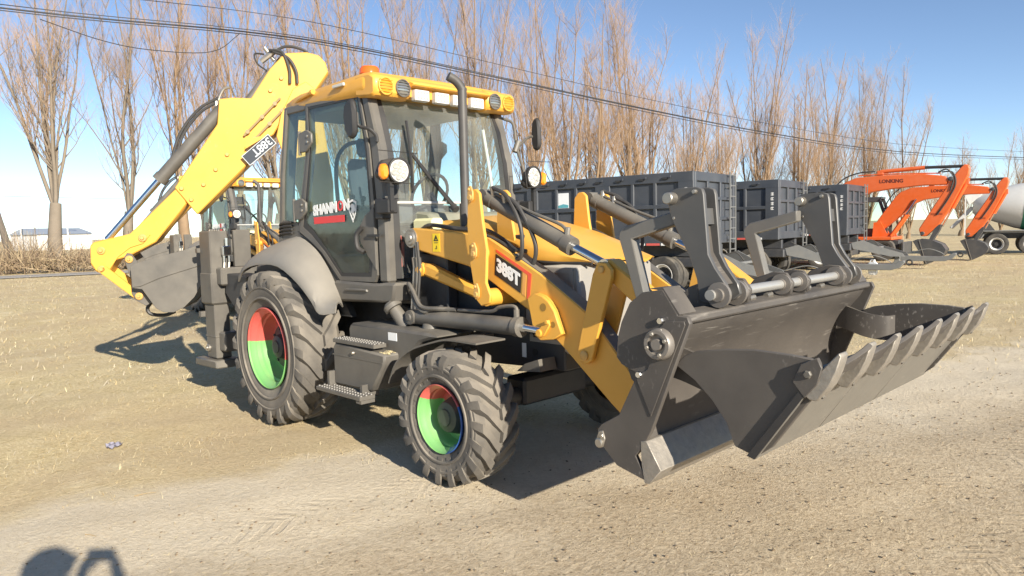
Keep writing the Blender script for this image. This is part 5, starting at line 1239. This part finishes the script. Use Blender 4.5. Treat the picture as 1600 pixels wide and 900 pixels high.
# stabiliser legs
for s in (-1, 1):
    mm = (lambda g: g) if s < 0 else mirror
    sb = P('stabiliser_leg', [mm(box(-1.47, -1.20, -1.03, -0.84, 1.00, 1.755, 0.012)), mm(box(-1.48, -1.19, -1.04, -0.83, 1.005, 1.33, 0.015))], GREY)
    obj('inner_leg', [mm(box(-1.455, -1.215, -1.015, -0.855, 0.44, 1.0, 0.01)), mm(box(-1.46, -1.21, -1.02, -0.85, 0.66, 0.675, 0.003))], GREY, sb)
    obj('foot_pad', [mm(prism([(-1.66, 0.345), (-1.64, 0.425), (-1.12, 0.435), (-1.10, 0.355)], -1.07, -0.80, bev=0.012))], GREY, sb)
    obj('pivot_pin', [mm(pin((-1.40, -1.015, 0.54), (0, -1, 0), 0.04, 0.02)), mm(pin((-1.40, -1.035, 0.54), (0, -1, 0), 0.018, 0.015, 8))], STEEL, sb)
    obj('adjuster_block', [mm(box(-1.515, -1.45, -1.06, -0.98, 1.53, 1.58, 0.006)), mm(box(-1.515, -1.45, -1.06, -0.98, 0.86, 0.92, 0.006))], GREY, sb)
    obj('rear_guide', [mm(box(-1.20, -1.15, -0.80, -0.62, 1.38, 1.76, 0.008))], GREY, sb)
    obj('valve', [mm(box(-1.17, -1.12, -0.93, -0.84, 1.50, 1.60, 0.008)), mm(cyl((-1.15, -0.91, 1.42), (-1.15, -0.91, 1.5), 0.014, 8)), mm(cyl((-1.15, -0.86, 1.42), (-1.15, -0.86, 1.5), 0.014, 8)), mm(cyl((-1.15, -0.88, 1.60), (-1.15, -0.88, 1.68), 0.016, 8))], CHROME, sb)
    obj('hose', [mm(tube([(-1.15, -0.91, 1.43), (-1.14, -0.92, 1.32), (-1.08, -0.90, 1.22), (-0.98, -0.86, 1.18)], 0.014, 8)), mm(tube([(-1.15, -0.86, 1.43), (-1.14, -0.87, 1.34), (-1.06, -0.86, 1.25), (-0.95, -0.84, 1.22)], 0.014, 8))], STEEL, sb)

# ---- the second machine, parked further back
B2 = copy_tree(BH)
B2.location = (-10.5, 3.4, 0)
B2['label'] = 'yellow backhoe loader parked behind the big one, its cab showing under the raised digging arm'
# ------------------------------------------------------------------ dump trailers (x forward, right side at y = 0)
TP = mat('trailer_grey_paint', (0.046, 0.053, 0.066), 0.42, dust=0.28, dustc=(0.26, 0.25, 0.23), var=0.15, scale=3)
TPD = mat('trailer_chassis_paint', (0.045, 0.048, 0.055), 0.5, dust=0.35, dustc=(0.25, 0.22, 0.18))
DRAW = mat('drawbar_grey_paint', (0.16, 0.165, 0.165), 0.45, dust=0.35, dustc=(0.35, 0.31, 0.25))
TYR2 = mat('truck_tyre', (0.04, 0.039, 0.038), 0.8, dust=0.6, dustc=(0.30, 0.26, 0.2))
WRIM = mat('white_rim', (0.62, 0.62, 0.60), 0.45, dust=0.3)
HUBB = mat('hub_black', (0.03, 0.03, 0.03), 0.6)
def road_wheel(parent, c, R0, w, out, rimm=None):
    wp = obj('wheel', [lathe([(0.0, out * (w * 0.12)), (R0 * 0.18, out * (w * 0.12)), (R0 * 0.20, out * (w * 0.0)), (R0 * 0.45, -out * (w * 0.02)), (R0 * 0.46, -out * w * 0.15)], c, (0, 1, 0), 24)] +
             [pin((c[0] + R0 * 0.30 * math.cos(a), c[1] + out * 0.0, c[2] + R0 * 0.30 * math.sin(a)), (0, out, 0), 0.02, 0.03, 6) for a in np.linspace(0, 6.28, 9)[:-1]], HUBB, parent)
    hw = w / 2
    obj('tyre', [lathe([(R0 * 0.56, -hw * 0.8), (R0 * 0.62, -hw * 0.95), (R0 * 0.80, -hw), (R0 * 0.95, -hw * 0.93), (R0 * 0.995, -hw * 0.75), (R0, -hw * 0.4), (R0 * 0.975, -hw * 0.36), (R0 * 0.975, -hw * 0.30), (R0, -hw * 0.26), (R0, hw * 0.26), (R0 * 0.975, hw * 0.30), (R0 * 0.975, hw * 0.36), (R0, hw * 0.4), (R0 * 0.995, hw * 0.75), (R0 * 0.95, hw * 0.93), (R0 * 0.80, hw), (R0 * 0.62, hw * 0.95), (R0 * 0.56, hw * 0.8)], c, (0, 1, 0), 40)], TYR2, wp)
    obj('rim', [lathe([(R0 * 0.44, out * hw * 0.05), (R0 * 0.50, out * hw * 0.15), (R0 * 0.53, out * hw * 0.6), (R0 * 0.57, out * hw * 0.82), (R0 * 0.60, out * hw * 0.9), (R0 * 0.585, out * hw * 0.95), (R0 * 0.555, out * hw * 0.85)], c, (0, 1, 0), 32)], rimm or WRIM, wp)
    return wp
L_, Wd, ZT, ZB = 6.3, 2.5, 2.96, 1.22
def make_trailer():
    t = thing('dump_trailer', 'x', 'trailer', (0, 0, 0))
    obj('bed_floor', [box(-L_, -0.02, 0.05, Wd - 0.05, ZB + 0.02, ZB + 0.12)], TP, t, smooth=0)
    for y0, y1 in ((0.06, 0.10), (Wd - 0.10, Wd - 0.06)):
        obj('side_wall', [box(-L_, -0.02, y0, y1, ZB, ZT - 0.02)], TP, t, smooth=0)
    for x0, x1 in ((-0.12, -0.07), (-L_ + 0.07, -L_ + 0.12)):
        obj('end_wall', [box(x0, x1, 0.10, Wd - 0.10, ZB, ZT - 0.02)], TP, t, smooth=0)
    for y0, y1 in ((0.0, 0.12), (Wd - 0.12, Wd)):
        obj('top_rail', [box(-L_, -0.005, y0, y1, ZT - 0.24, ZT, 0.012)], TP, t)
        obj('bottom_rail', [box(-L_, -0.005, y0, y1, ZB - 0.02, ZB + 0.24, 0.012)], TP, t)
        obj('middle_rail', [box(-L_ + 0.1, -0.30, y0 + 0.004, y1 - 0.004, 2.10, 2.20, 0.01)], TP, t)
    posts = [(-0.40, 0.0), (-1.06, -0.97), (-1.68, -1.59), (-2.72, -2.28), (-3.37, -3.28), (-4.0, -3.91), (-4.95, -4.58), (-5.58, -5.49), (-6.3, -6.1)]
    for x0, x1 in posts:
        for y0, y1 in ((0.003, 0.11), (Wd - 0.11, Wd - 0.003)):
            obj('side_post', [box(x0, x1 - 0.004, y0, y1, ZB + 0.22, ZT - 0.22, 0.01)], TP, t)
    for x in (-0.70, -1.35, -2.0, -2.6, -3.1, -3.7, -4.3, -5.2, -5.8):
        h = obj('tarp_hook', [box(x - 0.10, x + 0.06, -0.035, -0.002, ZT - 0.16, ZT - 0.11, 0.004)], HUBB, t)
        obj('hook_tip', [tube([(x + 0.06, -0.02, ZT - 0.13), (x + 0.12, -0.05, ZT - 0.12), (x + 0.13, -0.05, ZT - 0.07)], 0.014, 6)], TP, h)
    for z0, z1 in ((ZT - 0.22, ZT - 0.003), (2.30, 2.38), (1.80, 1.88), (ZB, ZB + 0.22)):
        obj('end_rail', [box(-0.08, 0.0, 0.12, Wd - 0.12, z0, z1, 0.01)], TP, t)
    for y in (0.16, 0.86, 1.62, Wd - 0.16):
        obj('end_post', [box(-0.08, -0.003, y - 0.05, y + 0.05, ZB + 0.2, ZT - 0.2, 0.01)], TP, t)
    # ladder on the front wall
    ld = obj('ladder', [box(0.08, 0.11, y - 0.018, y + 0.018, 0.95, ZT + 0.05) for y in (1.95, 2.30)] + [cyl((0.095, 1.95, z), (0.095, 2.30, z), 0.014, 6) for z in np.arange(1.05, 2.95, 0.27)] + [box(0.0, 0.09, 1.94, 1.97, z, z + 0.03) for z in (1.4, 2.6)], DRAW, t)
    # lettering column on the front corner post: four white painted characters
    for k in range(4):
        z = 2.50 - k * 0.14
        st_ = [box(-0.26, -0.12, -0.0025, 0.0005, z + 0.10, z + 0.125), box(-0.26, -0.12, -0.0025, 0.0005, z, z + 0.022), box(-0.20, -0.175, -0.003, 0.0005, z - 0.01, z + 0.14)]
        st_ += [box(-0.26, -0.235, -0.0027, 0.0005, z + 0.02, z + 0.10)] if k % 2 else [box(-0.255, -0.125, -0.0027, 0.0005, z + 0.05, z + 0.07)]
        st_ = [([(-0.19 + (x + 0.19) * 0.62, y, z + (q - z) * 0.62) for x, y, q in g[0]], g[1]) for g in st_]
        obj('painted_character', st_, WHITE, t, smooth=0)
    # chassis
    for y0, y1 in ((0.55, 0.70), (1.80, 1.95)):
        obj('frame_rail', [box(-L_, -0.1, y0, y1, 0.92, ZB - 0.02, 0.01)], TPD, t)
    obj('turntable_frame', [box(-1.75, 0.0, 0.45, 2.05, 0.66, 0.90, 0.02)], TPD, t)
    obj('side_guard', [box(-3.9, -1.9, 0.10, 0.16, 0.75, 0.95, 0.01)], TPD, t)
    for k, x in enumerate((-0.85, -1.25, -1.65, -3.2, -3.6, -4.0)):
        obj('reflective_strip', [box(x, x + 0.36, -0.006, -0.001, ZB - 0.01, ZB + 0.045)], RED if k % 2 else WHITE, t, smooth=0)
    obj('air_hose', [tube([(0.0, 1.1, 1.1), (0.3, 1.15, 0.95), (0.55, 1.2, 1.0), (0.75, 1.22, 0.8)], 0.016, 6)], HOSE, t)
    for x in (-0.88, -4.55, -5.75):
        obj('axle', [cyl((x, 0.3, 0.47), (x, 2.2, 0.47), 0.07, 10)], TPD, t)
        for yc, out in ((0.20, -1), (0.52, -1), (Wd - 0.20, 1), (Wd - 0.52, 1)):
            road_wheel(t, (x, yc, 0.47), 0.47, 0.25, out)
    # A-frame drawbar
    for s in (-1, 1):
        yc = 1.25
        ap = [(0.0, 0.93), (0.35, 1.02), (0.80, 0.80), (1.55, 0.56), (1.62, 0.44), (1.2, 0.45), (0.5, 0.62), (0.05, 0.72)]
        g = prism(ap, 0.0, 0.05)
        g = ([(x, yc + s * (0.62 - 0.30 * max(0, x) / 1.6) + (y if s > 0 else -y), z) for x, y, z in g[0]], g[1])
        obj('drawbar_plate', [g], DRAW, t, smooth=0)
    obj('drawbar_tie', [box(0.70, 0.80, 0.80, 1.70, 0.72, 0.78, 0.01)], DRAW, t)
    beam = [(1.35, 0.50), (1.35, 0.34), (1.55, 0.28), (2.75, 0.28), (2.95, 0.34), (3.10, 0.50), (3.08, 0.56), (2.98, 0.55), (2.85, 0.46), (2.60, 0.44), (1.60, 0.46)]
    obj('drawbar_beam', [prism(beam, 1.15, 1.35, bev=0.012)], DRAW, t)
    obj('skid_hook', [prism([(0.55, 0.06), (1.15, 0.06), (1.35, 0.12), (1.45, 0.26), (1.45, 0.44), (1.30, 0.44), (1.28, 0.28), (1.20, 0.20), (0.55, 0.19)], 0.98, 1.10, bev=0.012)], DRAW, t)
    obj('tow_eye', [tube([Vector((3.20 + 0.07 * math.cos(a), 1.25, 0.50 + 0.07 * math.sin(a))) for a in np.linspace(0, 6.283, 17)], 0.022, 8, smooth=False)], HUBB, t)
    obj('brake_pipe', [tube([(1.5, 1.0, 0.5), (1.9, 1.0, 0.62), (2.3, 1.05, 0.70), (2.6, 1.15, 0.6), (2.75, 1.2, 0.5)], 0.012, 6)], DRAW, t)
    return t
T1 = make_trailer()
YT = R(6.5)
T2, T3 = copy_tree(T1), copy_tree(T1)
for t, loc, lab in ((T1, (-2.99, 11.07, 0), 'dark grey dump trailer with a white notice on its side, behind the loader bucket'),
                    (T2, (-3.45, 16.47, 0), 'dark grey dump trailer standing between two others, ladder on its front wall'),
                    (T3, (-3.48, 21.73, 0), 'dark grey dump trailer parked next to the orange excavators')):
    t.location = loc; t.rotation_euler = (0, 0, YT); t['label'] = lab; t['group'] = 'dump trailers parked in a row'
pn = obj('notice_sheet', [box(-4.02, -3.58, 0.052, 0.058, 2.22, 2.62)], mat('notice_white', (0.75, 0.77, 0.78), 0.5), T1, smooth=0)
obj('notice_print', [prism([(-4.01, 2.23), (-3.59, 2.23), (-3.59, 2.30), (-3.75, 2.33), (-4.01, 2.27)], 0.048, 0.051)], mat('notice_teal', (0.10, 0.35, 0.40), 0.5), pn, smooth=0)
T1['label'] = 'dark grey dump trailer with a white notice on its side, behind the loader bucket'
jx, jy = -1.47 + 0.1, 18.06
tag(obj('plastic_canister', [bevel(box(jx - 0.11, jx + 0.11, jy - 0.09, jy + 0.09, 0.13, 0.50), 0.03, 2), cyl((jx + 0.03, jy, 0.48), (jx + 0.03, jy, 0.57), 0.035, 12), tube([(jx - 0.06, jy, 0.48), (jx - 0.06, jy, 0.545), (jx + 0.0, jy, 0.56)], 0.016, 6)], mat('canister_white', (0.78, 0.78, 0.76), 0.45)), 'white plastic canister hanging by the drawbar of the middle trailer', 'canister')

# ------------------------------------------------------------------ orange excavators (x forward, arm tip at x = 0)
ORA = mat('excavator_orange', (0.66, 0.115, 0.018), 0.4, dust=0.22, coat=0.2)
EXG = mat('excavator_dark', (0.05, 0.052, 0.056), 0.45, dust=0.25)
def make_excavator():
    e = thing('wheeled_excavator', 'x', 'excavator')
    boom = [(-4.54, 1.42), (-4.46, 1.66), (-3.80, 2.60), (-3.62, 2.78), (-3.25, 2.92), (-2.4, 2.95), (-1.25, 2.92), (-0.66, 2.82), (-0.56, 2.70), (-0.62, 2.56), (-1.25, 2.56), (-2.12, 2.50), (-2.80, 2.42), (-3.12, 2.28), (-3.42, 1.98), (-4.22, 1.28), (-4.42, 1.26)]
    b = obj('boom', [prism(boom, -0.19, 0.19, bev=0.02)], ORA, e)
    obj('lettering', [text_geom('LONKING', 0.16, (-2.55, -0.192, 2.70), (1, 0, -0.02), (0, 0, 1), 0.001, 0.006)], mat('dark_red_print', (0.12, 0.02, 0.012), 0.5), b, smooth=0)
    obj('rear_hose', [tube([(-4.3, -0.05, 1.9), (-4.1, -0.05, 2.45), (-3.7, -0.05, 2.9), (-3.2, -0.05, 3.08), (-2.7, -0.05, 3.10)], 0.025, 6)], HOSE, b)
    arm = [(-0.24, 3.06), (-0.15, 3.15), (-0.05, 3.13), (-0.0, 3.02), (-0.04, 2.79), (-0.50, 1.78), (-0.80, 1.28), (-1.16, 0.92), (-1.30, 0.93), (-1.36, 1.16), (-1.0, 1.80), (-0.62, 2.45), (-0.50, 2.70)]
    a = obj('arm', [prism(arm, -0.17, 0.17, bev=0.02)], ORA, e)
    obj('arm_plate', [box(-1.02, -0.70, -0.176, 0.176, 1.60, 1.66)], mat('dark_orange', (0.35, 0.06, 0.012), 0.5), a)
    ac = obj('arm_cylinder', [cyl((-2.55, 0, 3.08), (-1.25, 0, 3.13), 0.065, 14), box(-2.65, -2.45, -0.06, 0.06, 2.92, 3.12, 0.02)], ORA, e)
    obj('rod', [cyl((-1.25, 0, 3.13), (-0.18, 0, 3.10), 0.048, 12)], HUBB, ac)
    bk_ = obj('bucket_cylinder', [cyl((-0.10, 0, 2.55), (-0.45, 0, 1.80), 0.06, 12), box(-0.16, -0.02, -0.05, 0.05, 2.52, 2.70, 0.01)], ORA, e)
    obj('rod', [cyl((-0.45, 0, 1.80), (-0.72, 0, 1.22), 0.03, 10)], CHROME, bk_)
    for yc in (-0.30, 0.30):
        bc2 = obj('boom_cylinder', [cyl((-3.95, yc * 0.8, 1.0), (-3.40, yc * 0.8, 1.85), 0.06, 12)], ORA, e)
        obj('rod', [cyl((-3.40, yc * 0.8, 1.85), (-3.05, yc * 0.8, 2.45), 0.032, 10)], CHROME, bc2)
    obj('linkage', [prism([(-0.86, 1.32), (-0.74, 1.28), (-0.78, 1.12), (-0.98, 0.76), (-1.08, 0.78)], -0.16, 0.16)], EXG, e)
    sd = [(-1.50, 0.78), (-1.35, 0.84), (-0.95, 0.80), (-0.68, 0.68), (-0.56, 0.50), (-0.62, 0.34), (-0.82, 0.18), (-1.08, 0.04), (-1.16, 0.06), (-1.30, 0.42)]
    bu = obj('bucket', [prism(sd, -0.36, -0.335, bev=0.003)], EXG, e)
    obj('bucket_side', [prism(sd, 0.335, 0.36, bev=0.003)], EXG, bu)
    obj('bucket_shell', [shell([[(x, y, z) for y in (-0.335, 0, 0.335)] for x, z in ((-1.45, 0.80), (-1.35, 0.825), (-0.95, 0.785), (-0.69, 0.67), (-0.575, 0.50), (-0.63, 0.35), (-0.82, 0.20), (-1.08, 0.06))], 0.018)], EXG, bu, smooth=40)
    obj('edge_strip', [box(-0.01, 0.01, -0.375, -0.361, -0.40, 0.40)], STEEL, bu).matrix_local = Matrix.Translation((-1.20, 0, 0.42)) @ Matrix.Rotation(R(-16), 4, 'Y')
    for k in range(4):
        y = -0.28 + k * 0.187
        obj('tooth', [prism([(-1.10, 0.10), (-1.05, 0.04), (-1.22, -0.0), (-1.24, 0.02)], y - 0.03, y + 0.03)], STEEL, bu)
    obj('arm_hose', [tube([(-0.75, -0.15, 2.95), (-0.45, -0.2, 2.92), (-0.36, -0.19, 2.55), (-0.55, -0.19, 2.1), (-0.85, -0.19, 1.6)], 0.022, 6)], HOSE, a)
    obj('arm_hose', [tube([(-0.85, -0.12, 2.95), (-0.60, -0.2, 3.02), (-0.42, -0.19, 2.75), (-0.50, -0.19, 2.35)], 0.022, 6)], HOSE, a)
    obj('boom_pipe', [tube([(-3.2, -0.1, 2.99), (-2.4, -0.1, 2.99), (-1.2, -0.1, 2.94), (-0.8, -0.1, 2.92)], 0.02, 6)], ORA, b)
    obj('boom_pipe', [tube([(-3.2, -0.02, 2.99), (-2.4, -0.02, 2.99), (-1.2, -0.02, 2.94), (-0.8, -0.02, 2.92)], 0.02, 6)], ORA, b)
    obj('pivot_pin', [pin((-0.50, -0.19, 2.72), (0, -1, 0), 0.07, 0.03)], EXG, b)
    obj('pivot_pin', [pin((-1.25, -0.17, 1.02), (0, -1, 0), 0.06, 0.03)], EXG, a)
    # upper body, cab, undercarriage
    obj('swing_bracket', [prism([(-4.65, 0.92), (-4.60, 1.55), (-4.35, 1.60), (-4.10, 1.10), (-3.85, 1.12), (-3.80, 0.92)], s * 0.22 - 0.03, s * 0.22 + 0.03) for s in (-1, 1)][0], ORA, e)
    obj('swing_bracket', [prism([(-4.65, 0.92), (-4.60, 1.55), (-4.35, 1.60), (-4.10, 1.10), (-3.85, 1.12), (-3.80, 0.92)], 0.19, 0.25)], ORA, e)
    obj('platform', [box(-7.1, -3.75, -1.0, 1.0, 0.84, 0.97, 0.02)], ORA, e)
    ho = obj('engine_house', [bevel(prism([(-7.1, 0.97), (-7.15, 1.5), (-6.9, 1.85), (-5.5, 1.85), (-5.4, 0.97)], -0.98, 0.98), 0.05)], ORA, e)
    obj('counterweight', [bevel(box(-7.45, -7.1, -0.95, 0.95, 0.9, 1.6), 0.08)], EXG, ho)
    cb = obj('cab', [bevel(ring_plate([(-5.3, 0.97), (-5.35, 2.55), (-4.45, 2.55), (-4.15, 1.7), (-4.15, 0.97)], [(-5.2, 1.3), (-5.22, 2.42), (-4.53, 2.42), (-4.27, 1.65), (-4.27, 1.3)], 0.18, 0.24), 0.004), ring_plate([(-5.3, 0.97), (-5.35, 2.55), (-4.45, 2.55), (-4.15, 1.7), (-4.15, 0.97)], [(-5.2, 1.3), (-5.22, 2.42), (-4.53, 2.42), (-4.27, 1.65), (-4.27, 1.3)], 0.94, 1.0), box(-5.36, -4.42, 0.18, 1.0, 2.54, 2.62)], EXG, e)
    obj('cab_glass', [prism([(-5.2, 1.3), (-5.22, 2.42), (-4.53, 2.42), (-4.27, 1.65), (-4.27, 1.3)], 0.20, 0.215)], DGLASS, cb, smooth=0)
    obj('undercarriage', [box(-6.9, -3.6, -0.45, 0.45, 0.48, 0.82, 0.02), box(-3.45, -3.35, -0.85, 0.85, 0.30, 0.75, 0.02)], EXG, e)
    for x in (-6.3, -4.1):
        for s in (-1, 1):
            road_wheel(e, (x, s * 0.80, 0.45), 0.45, 0.30, s, EXG)
    obj('step_tank', [box(-5.6, -4.75, -1.0, -0.62, 0.40, 0.80, 0.02)], DRAW, e)
    return e
E2 = make_excavator()
E1 = copy_tree(E2)
for e, loc, sc, lab in ((E1, (-0.87, 26.1, 0), 1.15, 'orange excavator next to the last dump trailer, its lettered arm raised higher'), (E2, (-0.37, 29.61, 0), 1.03, 'orange excavator standing between the other excavator and the mixer truck')):
    e.location = loc; e.rotation_euler = (0, 0, YT); e.scale = (sc, sc, sc); e['label'] = lab; e['group'] = 'orange excavators parked in a row'

# ------------------------------------------------------------------ concrete mixer truck, rear end towards the excavators
MX = thing('mixer_truck', 'white concrete mixer truck with a green band round its drum', 'truck', (-3.4, 34.6, 0), R(14))
MW = mat('mixer_white', (0.58, 0.58, 0.56), 0.4, dust=0.2)
ax0, ax1 = Vector((0.7, 1.15, 2.35)), Vector((5.6, 1.15, 1.95))
axd = (ax1 - ax0).normalized()
dr = obj('drum', [lathe([(0.40, 0.0), (0.52, 0.12), (0.72, 0.7), (1.02, 1.7), (1.10, 2.2), (1.10, 3.2), (0.98, 4.0), (0.70, 4.7), (0.35, 4.9), (0, 4.9)], ax0, axd, 40)], MW, MX, smooth=40)
obj('drum_band', [lathe([(1.065, 1.92), (1.105, 2.15), (1.106, 2.20)], ax0 - Vector((0, 0, 0)), axd, 40)], mat('band_green', (0.03, 0.20, 0.12), 0.4), dr, smooth=40)
obj('hopper', [prism([(0.25, 2.95), (1.15, 3.05), (0.95, 2.65), (0.5, 2.3)], 0.70, 1.60, bev=0.03)], MW, MX)
obj('chute', [prism([(-0.25, 1.25), (-0.1, 1.20), (0.75, 2.15), (0.6, 2.25)], 0.95, 1.35, bev=0.02)], MW, MX)
obj('ladder', [box(0.35, 0.40, y, y + 0.04, 0.9, 2.9) for y in (0.25, 0.60)] + [box(0.36, 0.39, 0.28, 0.61, z, z + 0.03) for z in np.arange(1.0, 2.9, 0.28)], MW, MX)
obj('frame', [box(0.4, 8.0, 0.65, 1.65, 0.72, 1.05, 0.02), prism([(0.5, 1.05), (0.8, 1.9), (1.0, 1.9), (1.6, 1.05)], 0.5, 0.7), prism([(0.5, 1.05), (0.8, 1.9), (1.0, 1.9), (1.6, 1.05)], 1.6, 1.8)], EXG, MX)
obj('mudguard', [tube([(1.0, 0.22, 0.75), (1.2, 0.22, 1.0), (1.7, 0.22, 1.06), (2.9, 0.22, 1.06), (3.3, 0.22, 0.95), (3.45, 0.22, 0.7)], 0.05, 6)], DRAW, MX)
obj('mudguard', [box(1.0, 3.4, 0.02, 0.5, 1.05, 1.10, 0.01)], DRAW, MX)
for k, x in enumerate((1.62, 2.92, 6.6)):
    for yc, out in ((0.22, -1), (2.08, 1)):
        road_wheel(MX, (x, yc, 0.48), 0.48, 0.30, out)
obj('truck_cab', [bevel(prism([(6.2, 0.8), (6.2, 2.7), (7.6, 2.7), (8.0, 1.7), (8.05, 0.8)], 0.05, 2.25), 0.06)], MW, MX)
obj('water_tank', [cyl((5.7, 0.3, 1.45), (5.7, 2.0, 1.45), 0.28, 18)], MW, MX)

# ------------------------------------------------------------------ the photographer, standing behind the lens (only the shadow falls into view)
def person():
    J, E_, Rr = [], [], []
    def v(x, y, z, r):
        J.append((x, y, z)); Rr.append(r); return len(J) - 1
    def chain(i, pts):
        for x, y, z, r in pts:
            k = v(x, y, z, r); E_.append((i, k)); i = k
        return i
    hx, hy = -0.165, -0.24
    pel = v(hx, hy - 0.04, 0.97, 0.155)
    ch_ = chain(pel, [(hx, hy - 0.05, 1.14, 0.150), (hx, hy - 0.05, 1.30, 0.165), (hx, hy - 0.04, 1.43, 0.120)])
    nk = chain(ch_, [(hx, hy - 0.02, 1.52, 0.062), (hx, hy, 1.58, 0.068), (hx, hy + 0.015, 1.66, 0.100), (hx, hy + 0.005, 1.74, 0.085), (hx, hy, 1.785, 0.04)])
    for s in (-1, 1):
        kn = chain(pel, [(hx + s * 0.10, hy - 0.04, 0.88, 0.105), (hx + s * 0.12, hy - 0.02, 0.52, 0.070), (hx + s * 0.13, hy - 0.05, 0.28, 0.060), (hx + s * 0.13, hy - 0.06, 0.10, 0.048), (hx + s * 0.14, hy + 0.03, 0.055, 0.045), (hx + s * 0.15, hy + 0.12, 0.035, 0.035)])
    # right arm: elbow out to the side, hand at the phone
    wr = chain(ch_, [(hx + 0.19, hy - 0.04, 1.43, 0.075), (hx + 0.36, hy + 0.04, 1.26, 0.058), (hx + 0.33, hy + 0.10, 1.42, 0.050), (hx + 0.275, hy + 0.165, 1.56, 0.036), (hx + 0.262, hy + 0.185, 1.625, 0.036)])
    wl = chain(ch_, [(hx - 0.19, hy - 0.04, 1.43, 0.075), (hx - 0.16, hy + 0.14, 1.22, 0.058), (hx + 0.02, hy + 0.175, 1.40, 0.048), (hx + 0.06, hy + 0.18, 1.56, 0.036), (hx + 0.072, hy + 0.185, 1.625, 0.036)])
    for w_, s in ((wr, 1), (wl, -1)):
        bx, by, bz = J[w_]
        for k, (dz, ln) in enumerate(((0.070, 0.075), (0.048, 0.085), (0.026, 0.080), (0.004, 0.062))):
            chain(w_, [(bx - s * 0.012, by + 0.018, bz + dz * 0.8, 0.011), (bx - s * 0.030, by + 0.032, bz + dz, 0.009), (bx - s * (0.030 + ln * 0.45), by + 0.036, bz + dz + 0.004, 0.008)])
        chain(w_, [(bx - s * 0.02, by - 0.012, bz + 0.015, 0.012), (bx - s * 0.045, by - 0.006, bz + 0.03, 0.010)])
    me = bpy.data.meshes.new('person')
    me.from_pydata(J, E_, [])
    o = bpy.data.objects.new('person', me); COL.objects.link(o)
    sk = o.modifiers.new('skin', 'SKIN'); sk.use_smooth_shade = True
    if not me.skin_vertices: 
        me.attributes.new('skin_vertices', 'FLOAT', 'POINT') if False else None
    sub = o.modifiers.new('sub', 'SUBSURF'); sub.levels = 2; sub.render_levels = 2
    return o, Rr, pel
# the skin modifier needs its vertex layer, made through bmesh
def skin_person():
    o, Rr, pel = person()
    bm = bmesh.new(); bm.from_mesh(o.data)
    ly = bm.verts.layers.skin.verify()
    bm.verts.ensure_lookup_table()
    for i, r in enumerate(Rr):
        bm.verts[i][ly].radius = (r, r)
        bm.verts[i][ly].use_root = (i == pel)
    bm.to_mesh(o.data); bm.free()
    dg = bpy.context.evaluated_depsgraph_get()
    me = bpy.data.meshes.new_from_object(o.evaluated_get(dg))
    o.modifiers.clear()
    o.data = me
    SK, JK, TR_ = mat('skin_tone', (0.45, 0.28, 0.20), 0.6), mat('dark_jacket', (0.04, 0.045, 0.06), 0.85), mat('dark_trousers', (0.05, 0.05, 0.055), 0.85)
    for q in (JK, SK, TR_): me.materials.append(q)
    for p in me.polygons:
        c = p.center
        p.use_smooth = True
        if c.z < 0.98: p.material_index = 2
        if c.z > 1.53 and abs(c.x + 0.165) < 0.13 and c.y < -0.06: p.material_index = 1
        if c.z > 1.60 and c.y > -0.075: p.material_index = 1
    return o
PS = skin_person()
tag(PS, 'person in dark jacket and cap holding up a phone behind the viewpoint', 'person')
PS.location = (6.179, -4.0126, 0); PS.rotation_euler = (0, 0, R(45.4))
cap = obj('cap', [lathe([(0.118, 0.0), (0.122, 0.03), (0.112, 0.075), (0.07, 0.115), (0.0, 0.125)], (-0.165, -0.235, 1.70), (0, 0, 1), 24), prism([(-0.08, 0.0), (-0.06, 0.075), (0.0, 0.10), (0.06, 0.075), (0.08, 0.0)], 1.700, 1.712, fn=lambda u, v, w: (-0.165 + u, -0.13 + v, w))], mat('dark_jacket', (0, 0, 0)), PS)
face = obj('face', [lathe([(0, 0.012), (0.012, 0.006), (0.016, -0.01)], (-0.165, -0.125, 1.645), (0, 1, -0.3), 10), box(-0.19, -0.14, -0.128, -0.122, 1.598, 1.604)] + [lathe([(0, 0.004), (0.010, 0.0)], (-0.165 + s * 0.033, -0.128, 1.672), (0, 1, 0), 10) for s in (-1, 1)] + [lathe([(0, 0.012), (0.022, 0.008), (0.026, -0.01)], (-0.165 + s * 0.100, -0.225, 1.655), (s, 0, 0), 10) for s in (-1, 1)], MATS['skin_tone'], PS)
PH = obj('phone', [bevel(box(-0.078, 0.078, -0.034, -0.026, -0.037, 0.037), 0.003)], mat('phone_black', (0.02, 0.02, 0.022), 0.2))
PH.location = (6.179, -4.0126, 1.70); PH.rotation_euler = (0, 0, R(45.4))
tag(PH, 'black phone held level in both raised hands', 'phone')
